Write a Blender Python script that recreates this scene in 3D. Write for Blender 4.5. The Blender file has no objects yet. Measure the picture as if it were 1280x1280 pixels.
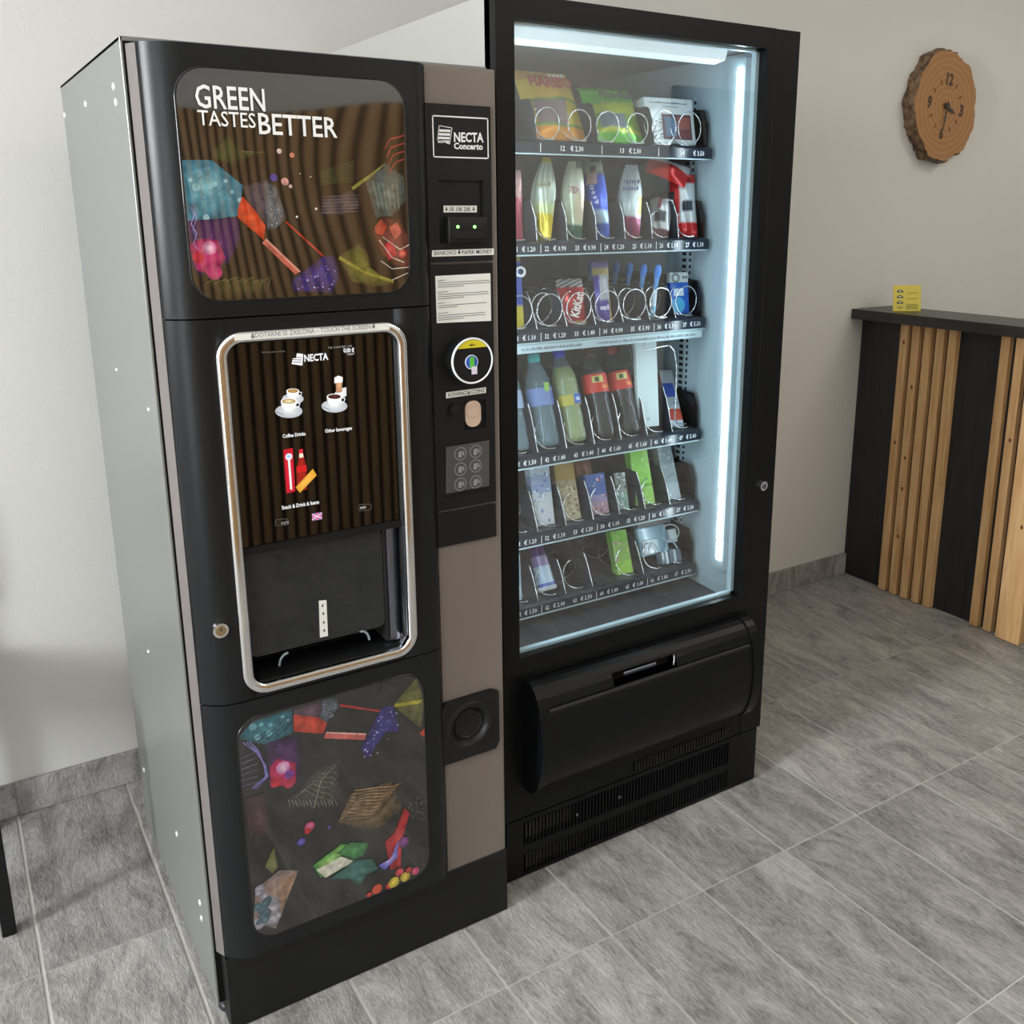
import bpy, bmesh, math, random
from mathutils import Vector, Matrix
random.seed(7)
PI = math.pi
scn = bpy.context.scene
col = scn.collection

# ------------------------------------------------------------------ camera
CAM = Vector((-0.2746, -1.5616, 1.4606))
RX = Vector((0.8433221866, -0.5374064745, -0.0014038049))     # image right
RD = Vector((-0.1316890488, -0.2041183782, -0.9700482886))    # image down
RF = Vector((0.5210236885, 0.8182481096, -0.2429081044))      # forward
FOC, PPX, PPY = 1196.96, 682.42, 560.35
cd = bpy.data.cameras.new('camera')
cam = bpy.data.objects.new('camera', cd); col.objects.link(cam)
cam.matrix_world = Matrix(((RX.x, -RD.x, -RF.x, CAM.x), (RX.y, -RD.y, -RF.y, CAM.y), (RX.z, -RD.z, -RF.z, CAM.z), (0, 0, 0, 1)))
cd.sensor_width = 36; cd.lens = FOC / 1280 * 36
cd.shift_x = (640 - PPX) / 1280; cd.shift_y = (PPY - 640) / 1280
cd.clip_start = .02
scn.camera = cam
def at(u, v, y):                     # point of the vertical plane at depth y
    d = RX * ((u - PPX) / FOC) + RD * ((v - PPY) / FOC) + RF
    p = CAM + d * ((y - CAM.y) / d.y)
    return p.x, p.z

# ------------------------------------------------------------------ light
w = bpy.data.worlds.new('sky'); scn.world = w; w.use_nodes = True
w.node_tree.nodes['Background'].inputs[0].default_value = (.80, .90, 1, 1)
w.node_tree.nodes['Background'].inputs[1].default_value = 1.0
scn.view_settings.view_transform = 'Standard'; scn.view_settings.look = 'None'
scn.view_settings.gamma = 1; scn.view_settings.exposure = 0.0
scn.view_settings.use_curve_mapping = False
def area(name, loc, rot, sx, sy, power, color):
    l = bpy.data.lights.new(name, 'AREA'); l.shape = 'RECTANGLE'; l.size = sx; l.size_y = sy
    l.energy = power; l.color = color
    o = bpy.data.objects.new(name, l); col.objects.link(o); o.location = loc; o.rotation_euler = rot
    return o
# daylight in the tall window of the left wall (light faces +x)
area('daylight_window', (-4.46, -.88, 2.08), (0, -PI/2, 0), 1.2, .56, 208, (.94, .97, 1))
# daylight in the narrow window of the front wall, left of the wood lining (light faces +y)
area('daylight_window_front', (-2.8, -2.56, 1.2), (PI/2, 0, 0), .7, 2.0, 36, (.90, .95, 1))
# unseen fill light under the ceiling, added to brighten the back wall
area('ceiling_fill_light', (2.3, -1.9, 2.72), (0, 0, 0), 1.6, .6, 24, (1, .95, .87))
# two more unseen fill lights added under the ceiling, one neutral, one warm
area('ceiling_fill_light', (-.6, -1.3, 2.72), (0, 0, 0), 1.6, 1.2, 13, (.97, .98, 1))
area('ceiling_fill_light', (3.5, -.7, 2.72), (0, 0, 0), .8, .8, 13, (1, .92, .78))

# ------------------------------------------------------------------ helpers
def lin(r, g, b):
    f = lambda c: (c/255/12.92) if c/255 <= .04045 else ((c/255+.055)/1.055)**2.4
    return (f(r), f(g), f(b), 1)
MATS = {}
def mat(name, c=(.5, .5, .5, 1), rough=.5, metal=0, ior=1.5, emit=None, es=1, coat=0, coat_r=.05):
    m = bpy.data.materials.new(name); m.use_nodes = True
    b = m.node_tree.nodes['Principled BSDF']
    b.inputs['Base Color'].default_value = c; b.inputs['Roughness'].default_value = rough
    b.inputs['Metallic'].default_value = metal; b.inputs['IOR'].default_value = ior
    b.inputs['Coat Weight'].default_value = coat; b.inputs['Coat Roughness'].default_value = coat_r
    if emit:
        b.inputs['Emission Color'].default_value = emit; b.inputs['Emission Strength'].default_value = es
    MATS[name] = m
    return m
def nodes(m): return m.node_tree.nodes, m.node_tree.links, m.node_tree.nodes['Principled BSDF']
def noise_bump(m, scale, strength, dist=.002, detail=4, stretch=None, rough=None):
    N, L, b = nodes(m)
    g = N.new('ShaderNodeNewGeometry'); t = N.new('ShaderNodeTexNoise'); bp = N.new('ShaderNodeBump')
    t.inputs['Scale'].default_value = scale; t.inputs['Detail'].default_value = detail
    src = g.outputs['Position']
    if stretch:
        mp = N.new('ShaderNodeMapping'); mp.inputs['Scale'].default_value = stretch
        L.new(src, mp.inputs[0]); src = mp.outputs[0]
    L.new(src, t.inputs['Vector']); L.new(t.outputs[0], bp.inputs['Height'])
    bp.inputs['Strength'].default_value = strength; bp.inputs['Distance'].default_value = dist
    L.new(bp.outputs[0], b.inputs['Normal'])
    return t
def ramp_color(m, scale, c1, c2, detail=4, stretch=None, lo=.3, hi=.7, rot=None, distort=0):
    N, L, b = nodes(m)
    g = N.new('ShaderNodeNewGeometry'); t = N.new('ShaderNodeTexNoise'); r = N.new('ShaderNodeValToRGB')
    t.inputs['Scale'].default_value = scale; t.inputs['Detail'].default_value = detail; t.inputs['Distortion'].default_value = distort
    mp = N.new('ShaderNodeMapping')
    if stretch: mp.inputs['Scale'].default_value = stretch
    if rot: mp.inputs['Rotation'].default_value = rot
    L.new(g.outputs['Position'], mp.inputs[0]); L.new(mp.outputs[0], t.inputs['Vector'])
    L.new(t.outputs[0], r.inputs[0])
    r.color_ramp.elements[0].color = c1; r.color_ramp.elements[1].color = c2
    r.color_ramp.elements[0].position = lo; r.color_ramp.elements[1].position = hi
    L.new(r.outputs[0], b.inputs['Base Color'])
    return r
def vcol(name, rough=.4, ior=1.5, metal=0, coat=0, grain=0, gscale=90, wav=0, emit=0):
    """material that takes its colour from the mesh's colour attribute (flat print)"""
    m = mat(name, rough=rough, ior=ior, metal=metal, coat=coat)
    N, L, b = nodes(m)
    a = N.new('ShaderNodeAttribute'); a.attribute_name = 'Col'
    out = a.outputs['Color']
    if grain:
        g = N.new('ShaderNodeNewGeometry'); t = N.new('ShaderNodeTexNoise'); t.inputs['Scale'].default_value = gscale; t.inputs['Detail'].default_value = 6
        L.new(g.outputs['Position'], t.inputs['Vector'])
        mr = N.new('ShaderNodeMapRange'); mr.inputs[1].default_value = .3; mr.inputs[2].default_value = .7
        mr.inputs[3].default_value = 1-grain; mr.inputs[4].default_value = 1+grain
        L.new(t.outputs[0], mr.inputs[0])
        mx = N.new('ShaderNodeVectorMath'); mx.operation = 'SCALE'
        L.new(out, mx.inputs[0]); L.new(mr.outputs[0], mx.inputs['Scale']); out = mx.outputs[0]
    L.new(out, b.inputs['Base Color'])
    if emit:
        L.new(out, b.inputs['Emission Color']); b.inputs['Emission Strength'].default_value = emit
    if wav:
        noise_bump(m, 2.2, 1.0, wav, 0)
    return m

# --- materials
M = MATS
mat('wall_paint', lin(210, 209, 205), .75); noise_bump(M['wall_paint'], 260, .25, .002, 5)
mat('ceiling_paint', lin(235, 233, 228), .8)
mat('grout', lin(205, 204, 200), .9)
def tile_mat(name, dark, light, relief):
    m = mat(name, rough=.42)
    N, L, b = nodes(m)
    g = N.new('ShaderNodeNewGeometry'); oi = N.new('ShaderNodeObjectInfo')
    off = N.new('ShaderNodeVectorMath'); off.operation = 'MULTIPLY_ADD'; off.inputs[1].default_value = (9, 5, 3)
    L.new(oi.outputs['Random'], off.inputs[0]); L.new(g.outputs['Position'], off.inputs[2])
    mp = N.new('ShaderNodeMapping'); mp.inputs['Scale'].default_value = (3.2, 1.0, 1.5); mp.inputs['Rotation'].default_value = (0, 0, -.5)
    L.new(off.outputs[0], mp.inputs[0])
    n1 = N.new('ShaderNodeTexNoise'); n1.inputs['Scale'].default_value = 4.5; n1.inputs['Detail'].default_value = 10; n1.inputs['Roughness'].default_value = .72; n1.inputs['Distortion'].default_value = .9
    n2 = N.new('ShaderNodeTexNoise'); n2.inputs['Scale'].default_value = 52; n2.inputs['Detail'].default_value = 8; n2.inputs['Roughness'].default_value = .7; n2.inputs['Distortion'].default_value = .6
    L.new(mp.outputs[0], n1.inputs['Vector']); L.new(mp.outputs[0], n2.inputs['Vector'])
    ad = N.new('ShaderNodeMath'); ad.operation = 'MULTIPLY_ADD'; ad.inputs[1].default_value = .62
    L.new(n2.outputs[0], ad.inputs[0]); L.new(n1.outputs[0], ad.inputs[2])
    r = N.new('ShaderNodeValToRGB'); r.color_ramp.elements[0].position = .62; r.color_ramp.elements[1].position = 1.0
    r.color_ramp.elements[0].color = dark; r.color_ramp.elements[1].color = light
    L.new(ad.outputs[0], r.inputs[0])
    hs = N.new('ShaderNodeHueSaturation')
    mr = N.new('ShaderNodeMapRange'); mr.inputs[3].default_value = .88; mr.inputs[4].default_value = 1.1
    L.new(oi.outputs['Random'], mr.inputs[0]); L.new(mr.outputs[0], hs.inputs['Value']); L.new(r.outputs[0], hs.inputs['Color'])
    L.new(hs.outputs[0], b.inputs['Base Color'])
    bp = N.new('ShaderNodeBump'); bp.inputs['Strength'].default_value = .9; bp.inputs['Distance'].default_value = relief
    L.new(ad.outputs[0], bp.inputs['Height']); L.new(bp.outputs[0], b.inputs['Normal'])
    rr_ = N.new('ShaderNodeMapRange'); rr_.inputs[1].default_value = .6; rr_.inputs[2].default_value = 1.0; rr_.inputs[3].default_value = .55; rr_.inputs[4].default_value = .36
    L.new(ad.outputs[0], rr_.inputs[0]); L.new(rr_.outputs[0], b.inputs['Roughness'])
tile_mat('slate_tile', lin(124, 121, 116), lin(206, 204, 200), .016)
mat('side_grey', lin(128, 130, 129), .33, 0.25); noise_bump(M['side_grey'], 700, .06, .001)
mat('edge_steel', lin(116, 109, 107), .4, .1)
mat('black_door', lin(22, 24, 26), .30, 0, 1.36); noise_bump(M['black_door'], 900, .12, .0008)
mat('black_plastic', lin(21, 22, 23), .45, 0, 1.36); noise_bump(M['black_plastic'], 900, .1, .0008)
mat('black_gloss', lin(14, 14, 15), .12)
mat('black_matte', lin(15, 15, 16), .6, 0, 1.35)
mat('deep_black', lin(6, 6, 7), .8)
mat('taupe', lin(120, 111, 104), .48, .05); noise_bump(M['taupe'], 800, .06, .0008)
mat('chrome', (.82, .82, .83, 1), .07, 1)
mat('satin_metal', lin(120, 125, 140), .28, .9)
mat('wire_metal', (.85, .87, .9, 1), .22, .85)
mat('brass', lin(190, 175, 140), .3, 1)
mat('rivet', lin(215, 217, 214), .35, .3)
mat('foot_plastic', lin(40, 42, 52), .4)
mat('snack_black', lin(14, 15, 17), .34, 0, 1.29); noise_bump(M['snack_black'], 900, .08, .0006)
mat('snack_side', lin(178, 178, 172), .4, .1)
mat('inner_white', lin(198, 220, 232), .45)
mat('inner_grey', lin(118, 124, 132), .5)
mat('inner_dark', lin(60, 63, 70), .6)
mat('tray_dark', lin(52, 55, 64), .45)
mat('rail_dark', lin(30, 36, 50), .18)
mat('rail_light', lin(180, 200, 208), .4)
mat('paper', lin(232, 231, 226), .7)
mat('white_ink', lin(238, 238, 236), .6)
mat('dark_ink', lin(45, 45, 48), .7)
mat('grey_ink', lin(120, 120, 124), .7)
mat('bright_print', lin(240, 244, 246), .6)
mat('led', (1, 1, 1, 1), .5, emit=(.80, .93, 1, 1), es=33)
mat('led_trough', (1, 1, 1, 1), .5, emit=(.66, .88, 1, 1), es=.42)
mat('green_led', (.1, .5, .1, 1), .4, emit=(.35, 1, .25, 1), es=2)
mat('wood_slat'); ramp_color(M['wood_slat'], 9, lin(196, 150, 98), lin(222, 184, 134), 6, (6, 6, .6), .3, .7, distort=.6); M['wood_slat'].node_tree.nodes['Principled BSDF'].inputs['Roughness'].default_value = .5
mat('knot', lin(96, 58, 32), .6)
mat('black_wood'); ramp_color(M['black_wood'], 14, lin(26, 27, 29), lin(46, 47, 49), 8, (5, 5, .35), .3, .75); M['black_wood'].node_tree.nodes['Principled BSDF'].inputs['Roughness'].default_value = .5
mat('black_top'); ramp_color(M['black_top'], 14, lin(38, 37, 37), lin(62, 60, 58), 8, (5, .5, 5), .3, .75); M['black_top'].node_tree.nodes['Principled BSDF'].inputs['Roughness'].default_value = .36
mat('bark'); ramp_color(M['bark'], 45, lin(58, 42, 28), lin(128, 98, 66), 8, None, .35, .7)
noise_bump(M['bark'], 60, 1, .01, 6)
def rings():
    m = mat('wood_face', rough=.6); N, L, b = nodes(m)
    tc = N.new('ShaderNodeTexCoord'); wv = N.new('ShaderNodeTexWave'); wv.wave_type = 'RINGS'; wv.rings_direction = 'Y'
    wv.inputs['Scale'].default_value = 14; wv.inputs['Distortion'].default_value = 3; wv.inputs['Detail'].default_value = 4; wv.inputs['Detail Scale'].default_value = 2.5
    r = N.new('ShaderNodeValToRGB'); r.color_ramp.elements[0].color = lin(150, 106, 62); r.color_ramp.elements[1].color = lin(164, 119, 73)
    L.new(tc.outputs['Object'], wv.inputs['Vector']); L.new(wv.outputs[0], r.inputs[0]); L.new(r.outputs[0], b.inputs['Base Color'])
rings()
mat('burnt', lin(70, 52, 38), .7)
mat('burnt_red', lin(112, 62, 32), .7)
mat('hand_dark', lin(52, 44, 38), .5)
mat('yellow_card', lin(222, 206, 92), .6)
mat('dark_door', lin(38, 32, 28), .5)
mat('window_frame', lin(225, 225, 222), .4)
mat('curtain', lin(150, 145, 138), .8)
vcol('print', .45)
vcol('print_gloss', .22, coat=.3)
vcol('foil', .24, metal=.25)
vcol('panel_art', .04, ior=2.3, grain=.45, gscale=70, wav=.013)
vcol('panel_art_low', .06, ior=1.85, grain=.45, gscale=70, wav=.004)
mat('panel_base', lin(20, 18, 16), .04, ior=2.3); noise_bump(M['panel_base'], 2.2, 1.0, .013, 0)
mat('panel_base_low', lin(30, 29, 28), .06, ior=1.85)
N, L, b = nodes(M['panel_base_low'])
noise_bump(M['panel_base_low'], 2.2, 1.0, .004, 0)
mat('screen_glass', lin(7, 6, 6), .03, ior=1.62)
vcol('screen_print', .1, emit=.35)
def clear(name, refl_ior, tint=(1, 1, 1, 1), rough=0.0, body=None, bodyfac=0, boost=1):
    m = bpy.data.materials.new(name); m.use_nodes = True; N = m.node_tree.nodes; L = m.node_tree.links; N.clear()
    o = N.new('ShaderNodeOutputMaterial'); t = N.new('ShaderNodeBsdfTransparent'); g = N.new('ShaderNodeBsdfGlossy'); lw = N.new('ShaderNodeLayerWeight'); lw.inputs[0].default_value = .5; pw = N.new('ShaderNodeMath'); pw.operation = 'POWER'; pw.inputs[1].default_value = 5; fr = N.new('ShaderNodeMath'); fr.operation = 'MULTIPLY_ADD'; f0 = ((refl_ior-1)/(refl_ior+1))**2; fr.inputs[1].default_value = 1-f0; fr.inputs[2].default_value = f0; L.new(lw.outputs['Facing'], pw.inputs[0]); L.new(pw.outputs[0], fr.inputs[0]); mx = N.new('ShaderNodeMixShader')
    t.inputs[0].default_value = tint; g.inputs['Roughness'].default_value = rough
    first = t.outputs[0]
    if body:
        d = N.new('ShaderNodeBsdfDiffuse'); d.inputs[0].default_value = body; mb = N.new('ShaderNodeMixShader'); mb.inputs[0].default_value = bodyfac
        L.new(t.outputs[0], mb.inputs[1]); L.new(d.outputs[0], mb.inputs[2]); first = mb.outputs[0]
    L.new(fr.outputs[0], mx.inputs[0]); L.new(first, mx.inputs[1]); L.new(g.outputs[0], mx.inputs[2]); L.new(mx.outputs[0], o.inputs[0])
    MATS[name] = m
clear('door_glass', 1.95, (.94, .97, .97, 1))
clear('flap_acrylic', 1.5, (.5, .5, .52, 1), .02, lin(92, 96, 96), .16)
clear('bottle_clear', 1.4, (.80, .90, .95, 1), .05, lin(165, 190, 200), .28)
clear('bottle_top_clear', 1.45, (.75, .75, .78, 1), .05, lin(120, 125, 130), .16)
clear('film_clear', 1.5, (.9, .95, .98, 1), .08, lin(190, 205, 212), .3)
clear('window_pane', 1.3, (.95, 1, 1, 1))
mat('cola', lin(36, 26, 26), .12)
mat('yellow_drink', lin(196, 184, 60), .2)

def origin(p):
    o = Vector((0, 0, 0))
    while p is not None:
        o += p.location; p = p.parent
    return o
def link(o, parent=None):
    col.objects.link(o)
    if parent is not None: o.parent = parent
    return o
class MB:
    def __init__(s): s.v = []; s.f = []; s.c = []; s.mi = []; s.sm = []
    def face(s, pts, c=None, mi=0, sm=False):
        i = len(s.v); s.v += [tuple(p) for p in pts]; s.f.append(tuple(range(i, i+len(pts)))); s.c.append(c); s.mi.append(mi); s.sm.append(sm)
    def add(s, vs, fs, c=None, mi=0, sm=False):
        i = len(s.v); s.v += [tuple(p) for p in vs]
        for f in fs: s.f.append(tuple(i+k for k in f)); s.c.append(c); s.mi.append(mi); s.sm.append(sm)
    def box(s, x0, x1, y0, y1, z0, z1, c=None, mi=0, bev=0, seg=2):
        if bev <= 0:
            v = [(x0, y0, z0), (x1, y0, z0), (x1, y1, z0), (x0, y1, z0), (x0, y0, z1), (x1, y0, z1), (x1, y1, z1), (x0, y1, z1)]
            s.add(v, [(0, 3, 2, 1), (4, 5, 6, 7), (0, 1, 5, 4), (1, 2, 6, 5), (2, 3, 7, 6), (3, 0, 4, 7)], c, mi)
        else:
            bm = bmesh.new(); bmesh.ops.create_cube(bm, size=1)
            for q in bm.verts: q.co = Vector(((x0+x1)/2+q.co.x*(x1-x0), (y0+y1)/2+q.co.y*(y1-y0), (z0+z1)/2+q.co.z*(z1-z0)))
            bmesh.ops.bevel(bm, geom=bm.edges[:], offset=bev, segments=seg, affect='EDGES', profile=.5)
            bm.verts.index_update()
            s.add([q.co[:] for q in bm.verts], [tuple(q.index for q in f.verts) for f in bm.faces], c, mi, seg > 1); bm.free()
        return s
    def prism(s, pts, ax, a, b, c=None, mi=0, sm=False, cap=True):
        """pts 2-D; ax 'y': pts are (x,z) swept along y; 'z': (x,y) along z; 'x': (y,z) along x"""
        def P(p, t): return {'y': (p[0], t, p[1]), 'z': (p[0], p[1], t), 'x': (t, p[0], p[1])}[ax]
        n = len(pts); v = [P(p, a) for p in pts]+[P(p, b) for p in pts]
        s.add(v, [(i, (i+1) % n, n+(i+1) % n, n+i) for i in range(n)], c, mi, sm)
        if cap:
            s.face([P(p, a) for p in pts], c, mi); s.face([P(p, b) for p in reversed(pts)], c, mi)
        return s
    def loops(s, L, closed=True, capa=False, capb=False, c=None, mi=0, sm=True):
        n = len(L[0]); i0 = len(s.v)
        for l in L: s.v += [tuple(p) for p in l]
        for k in range(len(L)-1):
            for i in range(n if closed else n-1):
                j = (i+1) % n
                s.f.append((i0+k*n+i, i0+k*n+j, i0+(k+1)*n+j, i0+(k+1)*n+i)); s.c.append(c[k] if isinstance(c, list) else c); s.mi.append(mi); s.sm.append(sm)
        if capa: s.face(L[0], c[0] if isinstance(c, list) else c, mi)
        if capb: s.face(L[-1], c[-1] if isinstance(c, list) else c, mi)
        return s
    def lathe(s, prof, cx, cy, n=20, c=None, mi=0, xf=None, capa=True, capb=True):
        L = []
        for r, z in prof:
            l = [Vector((cx+r*math.cos(2*PI*i/n), cy+r*math.sin(2*PI*i/n), z)) for i in range(n)]
            L.append([xf(p) for p in l] if xf else l)
        return s.loops(L, True, capa, capb, c, mi)
    def disc(s, cx, cz, y0, y1, r, n=28, c=None, mi=0, rz=None):
        rz = rz or r
        pts = [(cx+r*math.cos(2*PI*i/n), cz+rz*math.sin(2*PI*i/n)) for i in range(n)]
        return s.prism(pts, 'y', y0, y1, c, mi, True)
    def tube(s, pts, r, n=6, c=None, mi=0, closed=False):
        pts = [Vector(p) for p in pts]; L = []; up = Vector((.123, .31, .94)).normalized()
        for i, p in enumerate(pts):
            t = (pts[min(i+1, len(pts)-1)]-pts[max(i-1, 0)]).normalized()
            a = t.cross(up).normalized(); b2 = t.cross(a)
            L.append([p+a*(r*math.cos(2*PI*k/n))+b2*(r*math.sin(2*PI*k/n)) for k in range(n)])
        return s.loops(L, True, True, True, c, mi)
    def build(s, name, m, parent=None, org=None, fix=True):
        o = origin(parent) if org is None else Vector(org)
        me = bpy.data.meshes.new(name)
        me.from_pydata([(x-o.x, y-o.y, z-o.z) for x, y, z in s.v], [], s.f)
        for mm in (m if isinstance(m, (list, tuple)) else [m]): me.materials.append(M[mm])
        me.polygons.foreach_set('material_index', s.mi); me.polygons.foreach_set('use_smooth', s.sm)
        if any(c is not None for c in s.c):
            ca = me.color_attributes.new('Col', 'FLOAT_COLOR', 'CORNER'); buf = []
            for f, c in zip(s.f, s.c):
                if c is None: c = (.5, .5, .5, 1)
                if isinstance(c[0], (tuple, list)):
                    for q in c: buf += list(q)
                else: buf += list(c)*len(f)
            ca.data.foreach_set('color', buf)
        if fix:
            bm = bmesh.new(); bm.from_mesh(me); bmesh.ops.recalc_face_normals(bm, faces=bm.faces); bm.to_mesh(me); bm.free()
        ob = bpy.data.objects.new(name, me)
        if parent is None: ob.location = o
        return link(ob, parent)
def thing(name, loc, label, cat, group=None):
    o = bpy.data.objects.new(name, None); o.location = loc; o.empty_display_size = .1
    link(o); return tag(o, label, cat, group)
def tag(o, label, cat, group=None):
    o['label'] = label; o['category'] = cat
    if group: o['group'] = group
    return o
def struct(o): o['kind'] = 'structure'; return o
def rr(x0, x1, z0, z1, r, n=7):
    out = []
    for cx, cz, a in ((x1-r, z1-r, 0), (x0+r, z1-r, 90), (x0+r, z0+r, 180), (x1-r, z0+r, 270)):
        for k in range(n+1):
            t = math.radians(a+90*k/n); out.append((cx+r*math.cos(t), cz+r*math.sin(t)))
    return out
def ring(mb, x0, x1, z0, z1, r, prof, c=None, mi=0, n=8):
    """prof: (inset, y) pairs swept round a rounded rectangle"""
    mb.loops([[(x, y, z) for x, z in rr(x0+i, x1-i, z0+i, z1-i, max(r-i, .001), n)] for i, y in prof], True, c=c, mi=mi)
TC = {}
def glyphs(s, bold=0, res=2):
    k = (s, bold, res)
    if k not in TC:
        cu = bpy.data.curves.new('t', 'FONT'); cu.body = s; cu.size = 1; cu.resolution_u = res; cu.offset = bold
        cu.align_x = 'LEFT'; cu.fill_mode = 'FRONT'
        o = bpy.data.objects.new('t', cu); col.objects.link(o)
        dg = bpy.context.evaluated_depsgraph_get(); me = o.evaluated_get(dg).to_mesh()
        TC[k] = ([tuple(q.co) for q in me.vertices], [tuple(p.vertices) for p in me.polygons])
        o.evaluated_get(dg).to_mesh_clear(); bpy.data.objects.remove(o); bpy.data.curves.remove(cu)
    return TC[k]
def text(mb, s, x0, x1, z0, h, y, bold=0, c=None, mi=0, slope=0, xf=None, res=2):
    """lettering in the plane y, fitted between x0 and x1 on baseline z0 with capital height h"""
    v, f = glyphs(s, bold, res)
    if not v: return
    a = min(p[0] for p in v); b_ = max(p[0] for p in v); k = (x1-x0)/(b_-a); cap = h/.70
    pts = [Vector((x0+(p[0]-a)*k, y, z0+p[1]*cap+slope*(p[0]-a)*k)) for p in v]
    mb.add([xf(p) for p in pts] if xf else pts, f, c, mi)
def scribble(mb, n, x0, x1, z0, h, y, c=None, xf=None):
    """print too small to read: a row of short marks"""
    r = random.Random(n*7+1); w_ = (x1-x0)/n
    for k in range(n):
        a = x0+w_*k; b_ = a+w_*r.uniform(.5, .9); t = z0+h*r.uniform(.55, 1)
        p = [Vector((a, y, z0)), Vector((b_, y, z0)), Vector((b_, y, t)), Vector((a, y, t))]
        mb.face([tuple(xf(q)) if xf else tuple(q) for q in p], c)
def arrow(mb, x, z, h, y, c=None, mi=0):
    mb.face([(x-h*.16, y, z+h), (x-h*.16, y, z+h*.45), (x+h*.16, y, z+h*.45), (x+h*.16, y, z+h)], c, mi)
    mb.face([(x-h*.4, y, z+h*.5), (x, y, z), (x+h*.4, y, z+h*.5)], c, mi)
def clip(poly, cl):
    """Sutherland-Hodgman against a convex counter-clockwise outline"""
    out = list(poly)
    for i in range(len(cl)):
        ax, az = cl[i]; bx, bz = cl[(i+1) % len(cl)]
        ins = lambda p: (bx-ax)*(p[1]-az)-(bz-az)*(p[0]-ax) >= -1e-9
        src, out = out, []
        for j in range(len(src)):
            p, q = src[j-1], src[j]; pi, qi = ins(p), ins(q)
            if pi != qi:
                d1 = (bx-ax)*(p[1]-az)-(bz-az)*(p[0]-ax); d2 = (bx-ax)*(q[1]-az)-(bz-az)*(q[0]-ax); t = d1/(d1-d2)
                out.append((p[0]+(q[0]-p[0])*t, p[1]+(q[1]-p[1])*t))
            if qi: out.append(q)
        if len(out) < 3: return []
    return out
class Art:
    """flat print on a panel: coloured shapes, each a hair above the last"""
    def __init__(s, y, outline): s.mb = MB(); s.y = y; s.cl = outline; s.k = 0
    def poly(s, px, edge, mid=None):
        pts = [at(u, v, s.y) for u, v in px]; s.shape(pts, edge, mid)
    def shape(s, pts, edge, mid=None):
        pts = clip(pts, s.cl)
        if len(pts) < 3: return
        s.k += 1; y = s.y-.000004*s.k; mid = mid or edge
        cx = sum(p[0] for p in pts)/len(pts); cz = sum(p[1] for p in pts)/len(pts)
        for i in range(len(pts)):
            a, b2 = pts[i-1], pts[i]
            s.mb.face([(cx, y, cz), (a[0], y, a[1]), (b2[0], y, b2[1])], [mid, edge, edge])
    def dot(s, u, v, r, c, mid=None, n=9):
        x, z = at(u, v, s.y); s.shape([(x+r*math.cos(2*PI*i/n), z+r*math.sin(2*PI*i/n)) for i in range(n)], c, mid)
    def line(s, px, wd, c):
        P = [at(u, v, s.y) for u, v in px]
        for a, b2 in zip(P, P[1:]):
            dx, dz = b2[0]-a[0], b2[1]-a[1]; l = math.hypot(dx, dz) or 1; nx, nz = -dz/l*wd/2, dx/l*wd/2
            q = [(a[0]+nx, a[1]+nz), (a[0]-nx, a[1]-nz), (b2[0]-nx, b2[1]-nz), (b2[0]+nx, b2[1]+nz)]
            s.shape(q, c)

# ------------------------------------------------------------------ room
X0, X1, YF, YW, ZC = -4.50, 4.60, -2.60, .9152, 2.75
floor = struct(MB().box(X0, X1, YF, YW, -.08, -.003).build('floor', 'grout'))
TS, TL, TX, TY = .2508, .5222, -.0118, -.2169
G = .0030
def slab_mesh(name, sx, sy, sz, bev, m):
    mb = MB().box(0, sx, 0, sy, -sz, 0)
    bm = bmesh.new(); vs = [bm.verts.new(p) for p in mb.v]
    for f in mb.f: bm.faces.new([vs[i] for i in f])
    bm.edges.ensure_lookup_table()
    top = [e for e in bm.edges if all(abs(q.co.z) < 1e-6 for q in e.verts)]
    bmesh.ops.bevel(bm, geom=top, offset=bev, segments=1, affect='EDGES')
    bmesh.ops.recalc_face_normals(bm, faces=bm.faces)
    me = bpy.data.meshes.new(name); bm.to_mesh(me); bm.free(); me.materials.append(M[m]); return me
cache = {}
rest = MB()
for i in range(-18, 20):
    for j in range(-6, 3):
        a, b_ = max(TX+i*TS+G, X0), min(TX+(i+1)*TS-G, X1)
        if j > 1: continue
        c_, d_ = max(TY+j*TL+.0017, YF), (min(TY+(j+1)*TL-.0017, YW) if j < 1 else YW)
        if b_-a < .01 or d_-c_ < .01: continue
        if b_ < -1.4: rest.box(a, b_, c_, d_, -.012, -.0003); continue
        k = (round(b_-a, 3), round(d_-c_, 3))
        if k not in cache: cache[k] = slab_mesh('tile', b_-a, d_-c_, .012, .0012, 'slate_tile')
        t = bpy.data.objects.new('tile', cache[k]); t.location = (a, c_, random.uniform(-.0006, 0)); link(t, floor)
rest.build('tile_field', 'slate_tile', floor)['kind'] = 'stuff'
wall_back = struct(MB().box(X0-.15, X1+.15, YW, YW+.15, -.08, ZC).build('wall_back', 'wall_paint'))
struct(MB().box(X1, X1+.15, YF, YW, -.08, ZC).build('wall_right', 'wall_paint'))
struct(MB().box(X0-.15, X1+.15, YF-.15, YW+.15, ZC, ZC+.1).build('ceiling', 'ceiling_paint'))
W = [(-1.20, -.56, 1.42, 2.74)]
wl = MB()
wl.box(X0-.15, X0, YF, -1.20, -.08, ZC).box(X0-.15, X0, -.56, YW, -.08, ZC)
for a, b_, c_, d_ in W: wl.box(X0-.15, X0, a, b_, -.08, c_).box(X0-.15, X0, a, b_, d_, ZC)
struct(wl.build('wall_left', 'wall_paint'))
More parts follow.
